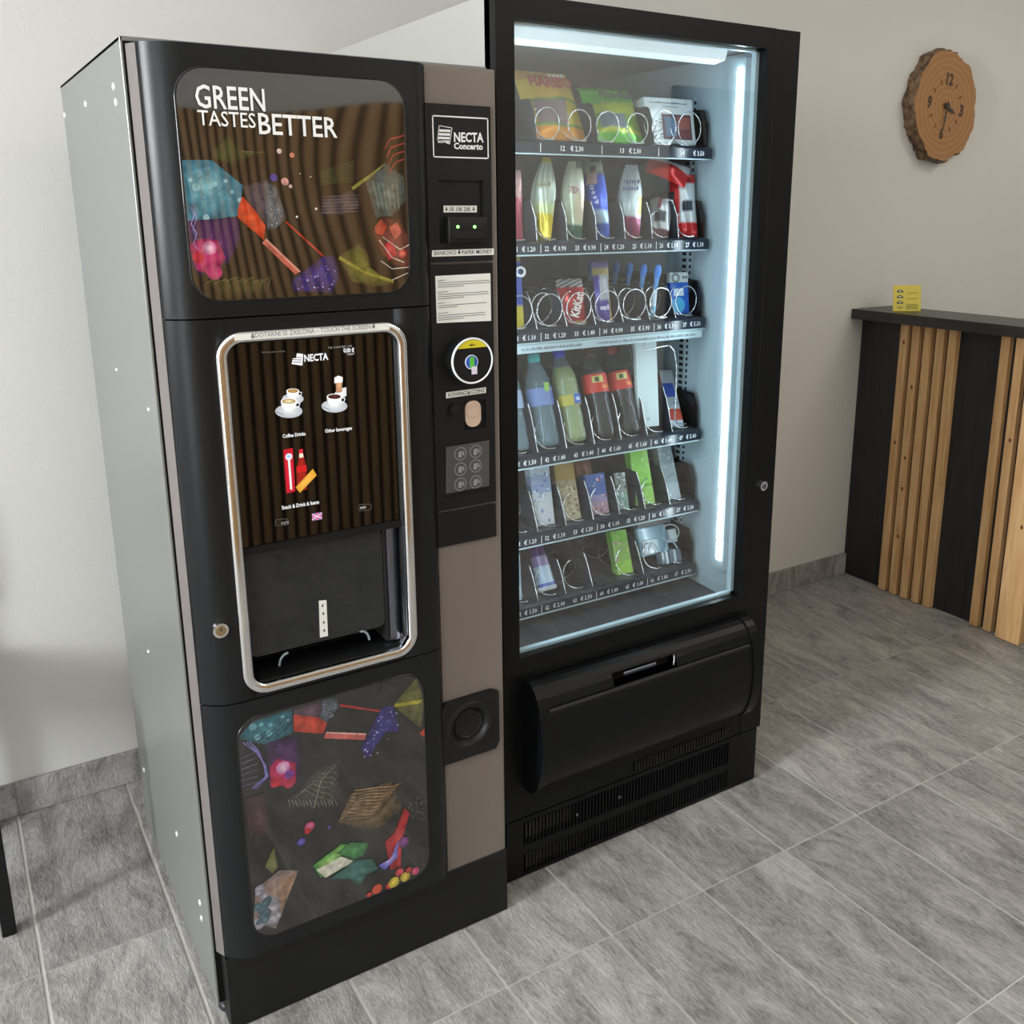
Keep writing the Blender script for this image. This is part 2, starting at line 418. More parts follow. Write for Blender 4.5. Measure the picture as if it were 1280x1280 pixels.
for n, (a, b_, c_, d_) in enumerate(W):
    fm = MB().box(X0-.10, X0-.05, a, a+.05, c_, d_).box(X0-.10, X0-.05, b_-.05, b_, c_, d_).box(X0-.10, X0-.05, a+.05, b_-.05, c_, c_+.05).box(X0-.10, X0-.05, a+.05, b_-.05, d_-.05, d_)
    wo = struct(fm.build('window_%d' % (n+1), 'window_frame'))
    MB().box(X0-.08, X0-.074, a+.05, b_-.05, c_+.05, d_-.05).build('pane', 'window_pane', wo)
# front wall behind the viewer: slatted wood lining below, white paint above, dark door at its right end
wf = struct(MB().box(X0-.15, -3.2, YF-.15, YF, -.08, ZC).box(-2.4, X1+.15, YF-.15, YF, -.08, ZC).box(-3.2, -2.4, YF-.15, YF, -.08, .15).box(-3.2, -2.4, YF-.15, YF, 2.25, ZC).build('wall_front', 'wall_paint'))
w2 = struct(MB().box(-3.2, -3.15, YF-.1, YF-.05, .15, 2.25).box(-2.45, -2.4, YF-.1, YF-.05, .15, 2.25).box(-3.15, -2.45, YF-.1, YF-.05, .15, .2).box(-3.15, -2.45, YF-.1, YF-.05, 2.2, 2.25).build('window_2', 'window_frame'))
MB().box(-3.15, -2.45, YF-.08, YF-.074, .2, 2.2).build('pane', 'window_pane', w2)
MB().box(-1.3, 1.58, YF, YF+.02, 0, 1.855).build('lining_board', 'black_wood', wf)
def slat_mesh(name, sx, sy, sz, m='wood_slat'):
    mb = MB().box(-sx/2, sx/2, -sy/2, sy/2, 0, sz, bev=.0015, seg=1)
    o = mb.build(name, m); me = o.data; bpy.data.objects.remove(o); return me
sm = slat_mesh('wood_slat', .0275, .024, 1.85)
for k in range(55):
    s = bpy.data.objects.new('wood_slat', sm); s.location = (-1.27+k*.0515, YF+.032, .002); link(s, wf)
do = struct(MB().box(3.24, 4.25, YF, YF+.05, 0, 2.1, bev=.004).build('door_1', 'dark_door'))
MB().box(3.33, 3.36, YF+.05, YF+.085, 1.0, 1.12, bev=.005).build('door_handle', 'satin_metal', do)
# baseboard: stone strips along the back wall
bb = struct(MB().box(X0, 2.757, YW-.008, YW, 0, .082).build('baseboard_back', 'grout'))
cache = {}
x = -.258-5*.5896
while x < 2.75:
    a, b_ = max(x+.0015, X0), min(x+.5896-.0015, 2.755)
    k = round(b_-a, 3)
    if b_-a > .01:
        if k not in cache:
            mb = MB().box(0, b_-a, -.013, 0, 0, .087, bev=.0012, seg=1); o = mb.build('tile', 'slate_tile'); cache[k] = o.data; bpy.data.objects.remove(o)
        t = bpy.data.objects.new('tile', cache[k]); t.location = (a, YW-.001, .0005); link(t, bb)
    x += .5896

# ------------------------------------------------------------------ coffee machine
YD, YC = -.055, -.034
cm = thing('coffee_machine', (.30, .33, 0), 'tall black coffee vending machine with grey side, touch screen and colourful printed panels', 'vending machine')
CX1 = at(623, 300, YC)[0]; XR = at(537, 400, -.030)[0]
MB().box(.004, CX1, .004, .672, .035, .630).box(.004, CX1, .004, .672, .925, 1.694).box(.004, CX1, .180, .672, .630, .925).box(.004, .09, .004, .180, .630, .925).box(.438, CX1, .004, .180, .630, .925).build('cabinet', 'black_matte', cm)
sp = MB().box(0, .004, 0, .678, .033, 1.70, bev=.0008, seg=1).build('side_panel', 'side_grey', cm)
sp['label'] = 'light grey painted steel side panel'
for y, z in ((.376, 1.64), (.664, 1.643), (.083, 1.64), (.077, 1.617), (.07, 1.145), (.25, .245), (.072, .207), (.073, .172), (.618, .191), (.355, .60), (.36, 1.17)):
    r = .0065 if z > 1.6 or z < .3 else .004
    mb = MB(); mb.loops([[(-dx, y+rr_*math.cos(2*PI*i/10), z+rr_*math.sin(2*PI*i/10)) for i in range(10)] for dx, rr_ in ((0, r), (.0015, r*.85), (.0025, r*.4))], True, False, True)
    mb.build('screw', 'rivet', sp)
MB().box(0, CX1, 0, .678, 1.694, 1.7005, bev=.001, seg=1).build('top_panel', 'side_grey', cm)
for fx, fy in ((.03, .03), (.03, .64), (.58, .64), (.58, .05)):
    MB().lathe([(.022, 0), (.024, .004), (.022, .014), (.012, .016), (.011, .036)], fx, fy, 14).build('foot', 'foot_plastic', cm)
Z1, Z2, Z3, ZB = at(300, 58.5, YD)[1], at(370, 392.5, YD)[1], at(400, 852, YD)[1], at(457, 1140, YD)[1]
MB().prism([(.0065, -.003), (.0158, -.0238), (.0198, -.0238), (.022, .0), (.008, .003)], 'z', ZB, Z1-.001).build('door_edge', 'edge_steel', cm)
MB().box(.022, .59, -.020, .004, .113, .630).box(.022, .59, -.020, .004, .925, 1.69).box(.022, .09, -.020, .004, .630, .925).box(.438, .59, -.020, .004, .630, .925).build('door_core', 'black_matte', cm)
# door skins: rounded at the left, softly rounded at the right
def skin_profile(xa, xb):
    out = []
    for k in range(11):
        t = math.radians(55)*(1-k/10); x = .016+.0733*(math.sin(math.radians(55))-math.sin(t)); y = YD+.0733*(1-math.cos(t))
        if xa <= x <= xb+1e-6: out.append((x, y))
    for k in range(7):
        t = PI/2*k/6; x = XR-.034+.034*math.sin(t); y = -.030+(YD+.030)*math.cos(t)
        if xa-1e-6 <= x <= xb: out.append((x, y))
    return out
def skin(mb, z0, z1):
    p = skin_profile(0, 1); mb.prism(p+[(XR, -.012), (.024, -.012), (.020, -.0225)], 'z', z0, z1, sm=True)
def skin_l(mb, z0, z1, xb):
    p = [q for q in skin_profile(0, 1) if q[0] < .09]; mb.prism(p+[(xb, YD), (xb, -.012), (.024, -.012), (.020, -.0225)], 'z', z0, z1, sm=True)
def skin_r(mb, z0, z1, xa):
    p = [q for q in skin_profile(0, 1) if q[0] > .40]; mb.prism([(xa, YD)]+p+[(XR, -.012), (xa, -.012)], 'z', z0, z1, sm=True)
mb = MB(); skin(mb, Z2+.0012, Z1); up_door = mb.build('upper_door', 'black_door', cm)
# printed acrylic panel, upper
x0, z1 = at(219, 112, YD)[0], at(300, 88, YD)[1]; x1, z0 = at(512, 340, YD)[0], at(350, 372, YD)[1]
o1 = rr(x0, x1, z0, z1, .042, 8)
ring_mb = MB(); ring(ring_mb, x0-.003, x1+.003, z0-.003, z1+.003, .045, [(0, YD-.0002), (.001, YD-.0016), (.003, YD-.0016), (.0035, YD-.0002)]); ring_mb.build('panel_rim', 'black_gloss', up_door)
pan = MB().prism(o1, 'y', YD-.0012, YD+.002).build('printed_panel', 'panel_base', up_door)
pan['label'] = 'glossy dark acrylic panel printed with colourful gem shapes'
A = Art(YD-.0013, o1)
c = lambda r, g, b: lin(r*.86+6, g*.86+6, b*.86+6)      # ink on dark acrylic, slightly muted
A.poly([(219, 200), (265, 200), (304, 232), (298, 270), (235, 278), (219, 280)], c(40, 110, 135), c(90, 165, 185))
A.poly([(232, 215), (262, 208), (282, 226), (268, 250), (240, 250)], c(70, 140, 165), c(125, 190, 200))
for u, v, r in ((245, 234, .006), (268, 230, .004), (290, 240, .003), (258, 272, .005), (282, 226, .003), (300, 250, .004), (238, 225, .003)): A.dot(u, v, r, c(150, 205, 215))
A.poly([(233, 276), (298, 272), (300, 300), (285, 330), (250, 345), (236, 330)], c(45, 18, 70), c(90, 30, 105))
A.poly([(236, 306), (250, 298), (272, 300), (282, 322), (270, 345), (246, 338)], c(150, 20, 80), c(225, 60, 130))
A.dot(262, 310, .011, c(215, 90, 150), c(255, 215, 235)); A.dot(248, 322, .009, c(200, 30, 60)); A.dot(268, 340, .012, c(190, 50, 110))
A.line([(238, 258), (243, 268), (239, 280), (246, 292), (242, 304), (247, 312)], .0013, c(165, 150, 205)); A.line([(241, 256), (246, 272), (241, 286), (246, 300)], .001, c(150, 140, 200))
A.poly([(303, 234), (336, 224), (342, 242), (350, 258), (335, 280), (316, 265)], c(60, 52, 66), c(84, 72, 88))
A.poly([(330, 226), (344, 232), (358, 272), (344, 286), (334, 288)], c(70, 78, 88), c(120, 128, 136))
for u, v in ((338, 240), (342, 252), (348, 262), (344, 272), (352, 270), (339, 262), (346, 279), (340, 281)): A.dot(u, v, .0035, c(45, 46, 52), c(150, 165, 175), 6)
A.poly([(297, 262), (303, 245), (318, 262), (332, 282), (330, 300), (297, 272)], c(205, 52, 22), c(228, 76, 36))
A.line([(330, 301), (372, 341)], .009, c(205, 100, 84)); A.line([(332, 299), (375, 340)], .003, c(235, 160, 145)); A.line([(357, 277), (404, 320)], .003, c(190, 50, 36))
A.poly([(365, 350), (392, 330), (404, 320), (418, 320), (424, 345), (416, 366), (366, 364)], c(34, 26, 90), c(62, 50, 140))
for q in range(34):
    u, v = random.uniform(372, 420), random.uniform(324, 362)
    if v > 362-(u-366)*.8: A.dot(u, v, random.uniform(.0006, .0016), c(190, 190, 240), n=5)
A.poly([(422, 322), (448, 304), (460, 318), (462, 334), (494, 355), (470, 358), (440, 352)], c(70, 72, 30), c(120, 118, 44))
A.line([(424, 322), (455, 340), (492, 352)], .005, c(150, 142, 50)); A.line([(440, 236), (482, 206)], .005, c(140, 138, 60))
A.poly([(456, 228), (482, 204), (504, 220), (508, 250), (490, 270), (470, 272)], c(62, 74, 72), c(104, 118, 112))
for q in range(6): A.line([(466+q*6, 226+q), (474+q*5, 262)], .0012, c(128, 142, 134))
A.poly([(466, 290), (476, 272), (500, 276), (510, 296), (511, 336), (492, 330), (478, 318)], c(90, 34, 30), c(130, 60, 56))
A.poly([(468, 284), (476, 274), (484, 282), (478, 294), (470, 292)], c(190, 70, 50)); A.poly([(486, 284), (496, 278), (502, 290), (494, 300)], c(200, 90, 76)); A.poly([(480, 306), (490, 300), (496, 318), (486, 326)], c(196, 40, 50), c(225, 90, 90)); A.dot(503, 317, .007, c(190, 40, 44), c(240, 130, 110))
for p in ([(474, 300), (490, 322), (505, 328)], [(478, 296), (500, 312), (511, 306)], [(476, 326), (490, 336), (511, 334)], [(490, 350), (510, 341)]): A.line(p, .0016, c(205, 198, 190))
for k in range(4): A.line([(481+2*k, 200+10*k-14), (487+2*k, 180+10*k-6), (496, 172+10*k), (505, 169+10*k)], .002, c(165, 54, 50))
for k in range(9): A.line([(282-2*k, 172+k*2), (300+k*4, 198-k)], .0007, c(86, 100, 50)); A.line([(400, 215+k*2), (442, 202+k*3)], .0007, c(80, 100, 56))
A.poly([(262, 196), (284, 170), (310, 196), (290, 206)], c(40, 50, 22), c(60, 72, 30))
A.poly([(404, 250), (440, 238), (450, 256), (430, 268), (400, 268)], c(58, 52, 58), c(76, 70, 78))
for k in range(6): A.line([(402, 246+4*k), (448, 244+4*k)], .0012, c(98, 90, 102))
for u, v, r, cc in ((349, 189, .004, (235, 205, 200)), (365, 194, .004, (225, 140, 110)), (356, 227, .006, (238, 170, 165)), (363, 233, .003, (235, 190, 190)), (342, 222, .006, (60, 50, 140)), (375, 217, .0012, (230, 230, 230)), (388, 221, .0012, (230, 230, 230)), (395, 261, .002, (235, 225, 225)), (371, 271, .0018, (225, 220, 215))): A.dot(u, v, r, c(*cc))
A.poly([(260, 352), (300, 344), (330, 350), (334, 366), (280, 372)], c(44, 42, 20), c(66, 62, 30))
for k in range(7): A.line([(258+11*k, 354), (272+11*k, 346+3*(k % 2)), (280+9*k, 362)], .0008, c(110, 106, 66))
A.mb.build('printed_artwork', 'panel_art', up_door, fix=False)
mb = MB(); yl = YD-.0045
def ptext(mb, s, u0, v0, u1, v1, hpx, y, bold=0, **k):
    """text whose baseline runs from one point to another of the plane y"""
    a, za = at(u0, v0, y); b_, zb = at(u1, v1, y); h = at(u0, v0-hpx, y)[1]-za
    text(mb, s, a, b_, za, h, y, bold, slope=(zb-za)/(b_-a), **k)
ptext(mb, 'GREEN', 245, 134, 332, 139, 29, yl, .012); ptext(mb, 'TASTES', 248, 156, 320, 160, 19, yl, .006); ptext(mb, 'BETTER', 324, 167, 422, 172, 26, yl, .012)
mb.build('lettering', 'white_ink', up_door)

# middle door with the framed touch screen and the cup bay
fx0, fx1 = at(271, 480, YD)[0], at(515, 650, YD)[0]; fz0, fz1 = at(400, 846, YD)[1], at(400, 407, YD)[1]
IN = .020
mb = MB(); zi0, zi1 = fz0+IN, fz1-IN; xi0, xi1 = fx0+IN, fx1-IN
skin_l(mb, Z3+.0012, Z2-.0012, xi0); skin_r(mb, Z3+.0012, Z2-.0012, xi1)
mb.box(xi0, xi1, YD, -.012, Z3+.0012, zi0); mb.box(xi0, xi1, YD, -.012, zi1, Z2-.0012)
mid = mb.build('middle_door', 'black_door', cm)
mb = MB(); ring(mb, fx0, fx1, fz0, fz1, .042, [(0, YD), (0, YD-.006), (.0012, YD-.0095), (.004, YD-.0112), (.009, YD-.0118), (.014, YD-.0112), (.0165, YD-.0095), (.018, YD-.006), (.0185, YD+.03)], n=10)
mb.build('screen_frame', 'chrome', mid)
# warning sticker on the frame
yl = YD-.0124
mb = MB(); q = [at(*p, yl) for p in ((293, 418), (293, 426), (487, 412), (487, 404))]
mb.face([(a, yl, b_) for a, b_ in q]); st = mb.build('sticker', 'paper', mid)
mb = MB(); ptext(mb, 'DOTAKNI SE ZASLONA – TOUCH THE SCREEN', 319, 422, 463, 411, 6, yl-.0003, 0)
for u, v in ((316, 424), (467, 411)): a, b_ = at(u, v, yl); arrow(mb, a, b_, .009, yl-.0003)
mb.build('lettering', 'grey_ink', st)
# screen
YS = YD+.006
sx0, sx1 = xi0-.001, xi1+.001; sz1 = zi1+.001; sz0 = at(400, 668, YS)[1]
mb = MB(); mb.box(sx0, sx1, YS, YS+.012, sz0, sz1); screen = mb.build('touch_screen', 'screen_glass', mid)
mb = MB(); mb.box(sx0, sx1, YS-.004, YS+.014, sz0-.012, sz0); mb.build('screen_bezel', 'black_matte', mid)
c = lin
S = Art(YS-.0006, [(sx0, sz0), (sx1, sz0), (sx1, sz1), (sx0, sz1)]); B_ = S.poly
W_ = c(225, 228, 232)
def cup(u, v, s, coffee, glow=(50, 54, 84)):
    S.poly([(u+s*22*math.cos(a), v+s*9+s*11*math.sin(a)) for a in [2*PI*i/18 for i in range(18)]], c(170, 178, 186), c(215, 220, 226))
    S.poly([(u-s*13, v-s*6), (u+s*13, v-s*8), (u+s*11, v+s*4), (u+s*4, v+s*10), (u-s*5, v+s*10), (u-s*11, v+s*4)], c(215, 220, 224), c(240, 242, 244))
    S.line([(u+s*12, v-s*5), (u+s*18, v-s*4), (u+s*16, v+s*2), (u+s*10, v+s*4)], .0018*s, c(225, 228, 232))
    S.poly([(u+s*13*math.cos(a), v-s*7+s*5*math.sin(a)) for a in [2*PI*i/16 for i in range(16)]], c(240, 240, 240))
    S.poly([(u+s*11*math.cos(a), v-s*7+s*4*math.sin(a)) for a in [2*PI*i/16 for i in range(16)]], c(*coffee[0]), c(*coffee[1]))
    S.line([(u-s*20, v+s*10), (u-s*8, v+s*15)], .0012*s, c(90, 96, 104))
def flush(n, lab=None):
    o = S.mb.build(n, 'screen_print', screen, fix=False); S.mb = MB()
    if lab: o['label'] = lab
cup(366, 493, .62, ((150, 110, 60), (190, 150, 100))); cup(361, 507, .78, ((150, 120, 50), (235, 225, 190)))
flush('screen_icon', 'picture of two white coffee cups')
S.poly([(415+8, 486), (433, 484), (433, 495), (424, 500), (413, 498)], c(200, 206, 212), c(230, 232, 236))
S.poly([(419, 472), (428, 470), (427.5, 490), (420.5, 491)], c(170, 120, 90), c(205, 165, 135)); S.poly([(418, 479), (418, 472), (423, 469.5), (428.5, 472), (428, 478)], c(235, 235, 235))
cup(418, 501, .74, ((50, 26, 22), (84, 44, 40)))
flush('screen_icon', 'picture of a glass and a black coffee cup')
S.poly([(354, 562), (366, 560), (369, 614), (358, 617)], c(180, 24, 44), c(205, 40, 60)); S.dot(361, 571, .006, c(225, 230, 240), c(120, 160, 215)); S.line([(361, 572), (364, 612)], .0035, c(228, 228, 236))
S.poly([(374, 562), (378, 561), (380, 572), (383, 584), (384, 612), (371, 614), (370.5, 588), (373, 574)], c(120, 24, 20), c(165, 36, 28)); S.poly([(373.5, 562), (378.5, 561), (378.5, 566), (374, 567)], c(205, 36, 50)); S.poly([(374, 567), (378.5, 566.5), (379.5, 571.5), (374, 572.5)], c(225, 215, 200)); S.poly([(370.5, 583), (383, 581), (383.5, 589), (371, 591)], c(190, 30, 36))
S.poly([(369.5, 609), (391, 586), (396, 594), (375, 616)], c(206, 150, 50), c(228, 176, 80))
flush('screen_icon', 'picture of a toothbrush pack, red bottle and gold bar')
S.poly([(370, 447.5), (371, 441.5), (379, 442.5), (378, 457), (364.5, 455), (366, 448)], c(222, 224, 228))
for k in range(3): S.line([(366, 446.5+3*k), (377, 447+3*k)], .001, c(20, 20, 20))
flush('screen_logo')
for u, v in ((456, 634.5), (352, 653)):
    S.line([(u-8, v+1), (u-7, v-3.5), (u+7, v-4.5), (u+8.5, v-1), (u+7, v+3), (u-7, v+4), (u-8, v+1)], .0008, c(92, 90, 86)); flush('screen_button')
S.poly([(390, 642), (402.5, 640), (402.5, 649), (390, 651)], c(150, 110, 160)); S.line([(390, 646.5), (402.5, 644.5)], .0018, c(230, 120, 150)); S.line([(396.3, 641), (396.3, 650)], .0018, c(230, 120, 150)); S.line([(390, 643), (402.5, 648)], .001, c(235, 225, 235)); S.line([(390, 650), (402.5, 641)], .001, c(235, 225, 235))
flush('screen_flag', 'small union flag picture')
ys = YS-.003
ptext(S.mb, 'NECTA', 380.5, 452, 410.5, 449.5, 8.5, ys, .03, c=W_); flush('screen_lettering'); ptext(S.mb, '0,00 €', 429.5, 440.5, 443, 440, 5, ys, .03, c=W_); flush('screen_lettering'); ptext(S.mb, 'CREDIT', 434, 444, 443, 443.6, 2.6, ys, .02, c=c(170, 170, 170)); flush('screen_lettering')
ptext(S.mb, 'TUE, 19 AUG 2025, 14:05', 410, 436, 440, 433.5, 2.4, ys, .01, c=c(150, 150, 150)); flush('screen_lettering'); ptext(S.mb, 'choose your product', 327, 441.5, 356, 440, 2.6, ys, 0, c=c(110, 110, 110)); flush('screen_lettering')
ptext(S.mb, 'Coffee Drinks', 353.5, 547.5, 382, 544, 4.4, ys, .025, c=W_); flush('screen_lettering'); ptext(S.mb, 'Other beverages', 406.5, 541, 440, 537, 4.4, ys, .025, c=W_); flush('screen_lettering'); ptext(S.mb, 'Snack & Drink & Items', 352.5, 637, 399, 629.5, 4.6, ys, .025, c=W_); flush('screen_lettering')
ptext(S.mb, 'INFO', 450.5, 636.5, 457.5, 635.5, 3, ys, .01, c=c(200, 200, 200)); flush('screen_lettering'); ptext(S.mb, '11,2°C', 352, 655.5, 361, 654.3, 3, ys, .01, c=c(200, 200, 200)); flush('screen_lettering')
# cup bay
bz0, bz1 = zi0, sz0-.012
bay = MB(); D = .170
bay.box(xi0, xi1, D-.004, D, bz0, bz1+.005).box(xi0-.004, xi0, -.012, D, bz0, bz1+.005).box(xi1, xi1+.004, -.012, D, bz0, bz1+.005).box(xi0-.004, xi1+.004, -.012, D, bz1+.005, bz1+.009)
bayo = bay.build('bay_lining', 'black_plastic', mid)
MB().box(xi0, xi1, YD+.002, D, bz0-.003, bz0+.002).build('bay_floor', 'black_plastic', mid)
gr = MB()
for k in range(14): gr.box(xi0+.012, xi1-.05, -.004+.011*k, -.0005+.011*k, bz0+.016, bz0+.019)
gr.build('drip_grid', 'black_gloss', mid)['kind'] = 'stuff'
fl = [at(*p, YD+.012) for p in ((309, 688), (318, 826), (484, 778), (476, 655))]
fx_0, fx_1 = xi0+.001, at(479, 720, YD+.012)[0]; fz_0 = at(400, 802, YD+.012)[1]
flap = MB().prism(rr(fx_0, fx_1, fz_0, bz1, .012, 5), 'y', YD+.012, YD+.015).build('bay_flap', 'flap_acrylic', mid)
flap['label'] = 'smoked transparent flap in front of the cup bay'
mb = MB(); mb.box(fx_1+.0015, fx_1+.006, YD+.010, .06, bz0+.01, bz1); mb.build('flap_gap_shade', 'deep_black', mid)  # black strip standing in for the shade of the gap beside the flap
mb = MB(); mb.lathe([(.017, bz0+.006), (.0175, bz0+.012), (.0175, bz1+.004)], (fx_1+xi1)/2+.003, YD+.032, 24); mb.build('bay_column', 'satin_metal', mid)
# white strip sticker with four arrows
ya = YD+.0112; q = [at(*p, ya) for p in ((398.5, 751), (400, 797), (410, 795), (408, 750))]
mb = MB(); mb.face([(a, ya, b_) for a, b_ in q]); st = mb.build('arrow_sticker', 'paper', flap)
mb = MB()
for u, v in ((403, 757), (404, 767), (404.7, 778), (405.2, 788)): a, b_ = at(u, v, ya); arrow(mb, a, b_-.003, .006, ya-.0004)
mb.build('arrow_mark', 'dark_ink', st)
for u, v, fl_ in ((352, 818, 1), (456, 788, -1)):
    pts = []
    for k in range(9):
        t = k/8*PI/2; a, b_ = at(u, v, ya); pts.append((a+fl_*.016*(1-math.cos(t))-.006*fl_, ya-.004, b_-.018+.02*math.sin(t)))
    MB().tube(pts, .0022, 6).build('flap_lug', 'film_clear', flap)
# lock
a, b_ = at(275, 787, YD)
mb = MB(); mb.disc(a, b_, YD-.006, YD+.004, .0125); lk = mb.build('lock', 'chrome', mid); MB().disc(a, b_, YD-.0075, YD-.004, .0085).build('lock_core', 'brass', lk); MB().box(a-.0008, a+.0008, YD-.0085, YD-.0074, b_, b_+.005).build('key_slot', 'deep_black', lk)
# lower door
mb = MB(); skin(mb, ZB, Z3-.0012); low = mb.build('lower_door', 'black_door', cm)
x0, x1 = at(299, 950, YD)[0], at(532, 960, YD)[0]; z0, z1 = at(330, 1173, YD)[1], at(500, 846, YD)[1]
o2 = rr(x0, x1, z0, z1, .042, 8)
ring_mb = MB(); ring(ring_mb, x0-.003, x1+.003, z0-.003, z1+.003, .045, [(0, YD-.0002), (.001, YD-.0016), (.003, YD-.0016), (.0035, YD-.0002)]); ring_mb.build('panel_rim', 'black_gloss', low)
pan = MB().prism(o2, 'y', YD-.0012, YD+.002).build('printed_panel', 'panel_base_low', low)
pan['label'] = 'glossy dark acrylic panel printed with leaves and gem shapes'
A = Art(YD-.0013, o2)
c = lambda r, g, b: lin(r*.84+6, g*.84+6, b*.84+6)
s = lambda X, Y: (280+X*.2811, 830+Y*.2811)
def pl(pts, *cc): A.poly([s(*p) for p in pts], *[c(*q) for q in cc])
def ln(pts, wd, cc): A.line([s(*p) for p in pts], wd, c(*cc))
def dt(x, y, r, *cc): A.dot(*s(x, y), r, *[c(*q) for q in cc])
pl([(60, 330), (130, 255), (300, 200), (308, 305), (190, 360)], (30, 78, 92), (56, 118, 132))
for x, y, r in ((128, 280, .007), (165, 270, .004), (205, 270, .004), (200, 310, .006), (150, 325, .006), (202, 370, .005), (260, 235, .003), (285, 250, .003)): dt(x, y, r, (96, 160, 172))
for k in range(4): ln([(110+40*k, 350-8*k), (190+40*k, 300-14*k)], .002, (24, 62, 76))
pl([(306, 205), (430, 165), (470, 250), (310, 245)], (58, 42, 56), (92, 66, 82)); pl([(310, 225), (440, 240), (458, 265), (440, 310), (310, 300)], (170, 46, 26), (205, 62, 40))
pl([(440, 160), (505, 150), (512, 190), (455, 260), (425, 240)], (58, 64, 76), (92, 100, 112))
for q in range(16): dt(random.uniform(438, 500), random.uniform(162, 238), .0035, (44, 48, 58), (128, 140, 154))
ln([(515, 183), (695, 210)], .004, (168, 44, 44)); ln([(448, 318), (630, 325)], .011, (190, 92, 84)); ln([(455, 305), (632, 312)], .003, (225, 168, 158))
pl([(700, 195), (755, 185), (778, 300), (720, 300), (640, 420), (605, 375)], (34, 28, 92), (58, 50, 132))
for q in range(50):
    x, y = random.uniform(615, 775), random.uniform(195, 415)
    if x > 700-(y-195)*.45 and x < 775-(max(0, y-300))*.9: dt(x, y, random.uniform(.0006, .0016), (188, 190, 235))
pl([(750, 185), (855, 60), (890, 160), (875, 285)], (74, 74, 32), (108, 104, 46)); ln([(760, 185), (880, 165)], .007, (160, 150, 40)); pl([(868, 310), (890, 285), (892, 325)], (180, 50, 36))
pl([(190, 350), (330, 320), (345, 420), (330, 520), (200, 540)], (44, 22, 60), (76, 32, 92)); pl([(202, 460), (240, 420), (320, 440), (320, 530), (210, 550)], (150, 20, 64), (205, 40, 96))
dt(262, 460, .013, (190, 90, 160), (250, 215, 240)); dt(230, 525, .01, (185, 30, 50)); dt(290, 530, .01, (176, 36, 70)); dt(290, 490, .009, (110, 40, 140))
for k in range(3): ln([(85+14*k, 350-4*k), (140+8*k, 390), (185-4*k, 450), (195-5*k, 500), (140-10*k, 555)], .0015, (126, 120, 190))
for k in range(6): ln([(75, 420+25*k), (150, 385+28*k)], .0009, (120, 116, 160))
pl([(280, 610), (420, 460), (510, 440), (505, 600), (390, 655)], (44, 46, 40), (62, 64, 54))
ln([(400, 640), (430, 520), (500, 445)], .0012, (138, 140, 122))
for k in range(6): ln([(412+10*k, 590-22*k), (360+16*k, 560-14*k), (320+24*k, 590-22*k)], .0008, (122, 124, 106)); ln([(412+10*k, 590-22*k), (460+6*k, 600-24*k), (480+4*k, 620-26*k)], .0008, (116, 118, 100))
for k in range(14): ln([(285+16*k, 600+4*(k % 3)), (295+16*k, 635-6*(k % 2))], .0008, (130, 132, 116))
pl([(505, 700), (560, 575), (740, 520), (790, 640), (690, 735), (620, 740)], (66, 54, 34), (118, 96, 60))
for k in range(9): ln([(515+8*k, 690-16*k), (560+16*k, 660-14*k), (620+16*k, 665-15*k), (690+12*k, 640-14*k)], .0024, (148, 116, 78)); ln([(525+8*k, 700-16*k), (640+12*k, 690-16*k), (700+10*k, 652-14*k)], .0014, (60, 48, 34))
pl([(95, 600), (175, 570), (205, 690), (190, 770), (110, 780)], (52, 34, 32), (70, 44, 40))
dt(380, 722, .010, (160, 40, 90), (230, 120, 160)); dt(372, 742, .006, (190, 40, 44)); dt(343, 790, .008, (70, 56, 150), (120, 110, 200)); dt(467, 725, .003, (90, 60, 160))
pl([(395, 895), (520, 800), (560, 800), (480, 900), (430, 950)], (60, 140, 50), (170, 220, 120)); pl([(500, 840), (560, 790), (645, 795), (620, 850), (580, 870)], (40, 96, 50), (84, 160, 90)); pl([(410, 915), (520, 855), (580, 875), (450, 950)], (200, 205, 180), (232, 226, 216)); pl([(470, 955), (580, 870), (660, 865), (685, 910), (630, 940), (605, 985), (560, 955)], (34, 78, 72), (70, 128, 118))
pl([(715, 790), (760, 745), (800, 640), (825, 660), (790, 790), (785, 900), (740, 915)], (150, 24, 34), (210, 40, 44)); pl([(685, 895), (740, 865), (775, 780), (770, 860), (715, 915)], (90, 90, 200), (190, 170, 230)); dt(800, 790, .012, (80, 30, 90), (130, 50, 130))
for x, y, r, cc in ((680, 1000, .011, (180, 70, 40)), (735, 985, .008, (170, 40, 40)), (755, 970, .012, (176, 158, 50)), (805, 945, .011, (180, 160, 60)), (780, 925, .009, (176, 60, 70)), (850, 920, .009, (170, 60, 90)), (645, 1025, .006, (150, 40, 30)), (820, 915, .007, (150, 50, 40))): dt(x, y, r, cc, tuple(min(255, int(q*1.35)) for q in cc))
pl([(245, 915), (330, 915), (230, 1175), (130, 1150), (140, 1000)], (120, 104, 100), (168, 140, 126)); pl([(250, 960), (330, 918), (290, 1020), (250, 1090)], (150, 116, 92))
for k in range(10): dt(150+random.uniform(0, 90), 1000+17*k, random.uniform(.006, .014), (120, 124, 138), (196, 186, 196))
for k in range(8): dt(140+random.uniform(0, 60), 1050+14*k, random.uniform(.005, .01), (52, 82, 96), (96, 120, 134))
pl([(180, 900), (220, 810), (240, 900), (215, 930)], (80, 80, 40), (130, 128, 76)); pl([(700, 80), (780, 100), (750, 160), (690, 130)], (40, 40, 36))
for q in range(40): dt(random.uniform(820, 895), random.uniform(590, 690), .0011, (140, 116, 110))
A.mb.build('printed_artwork', 'panel_art_low', low, fix=False)
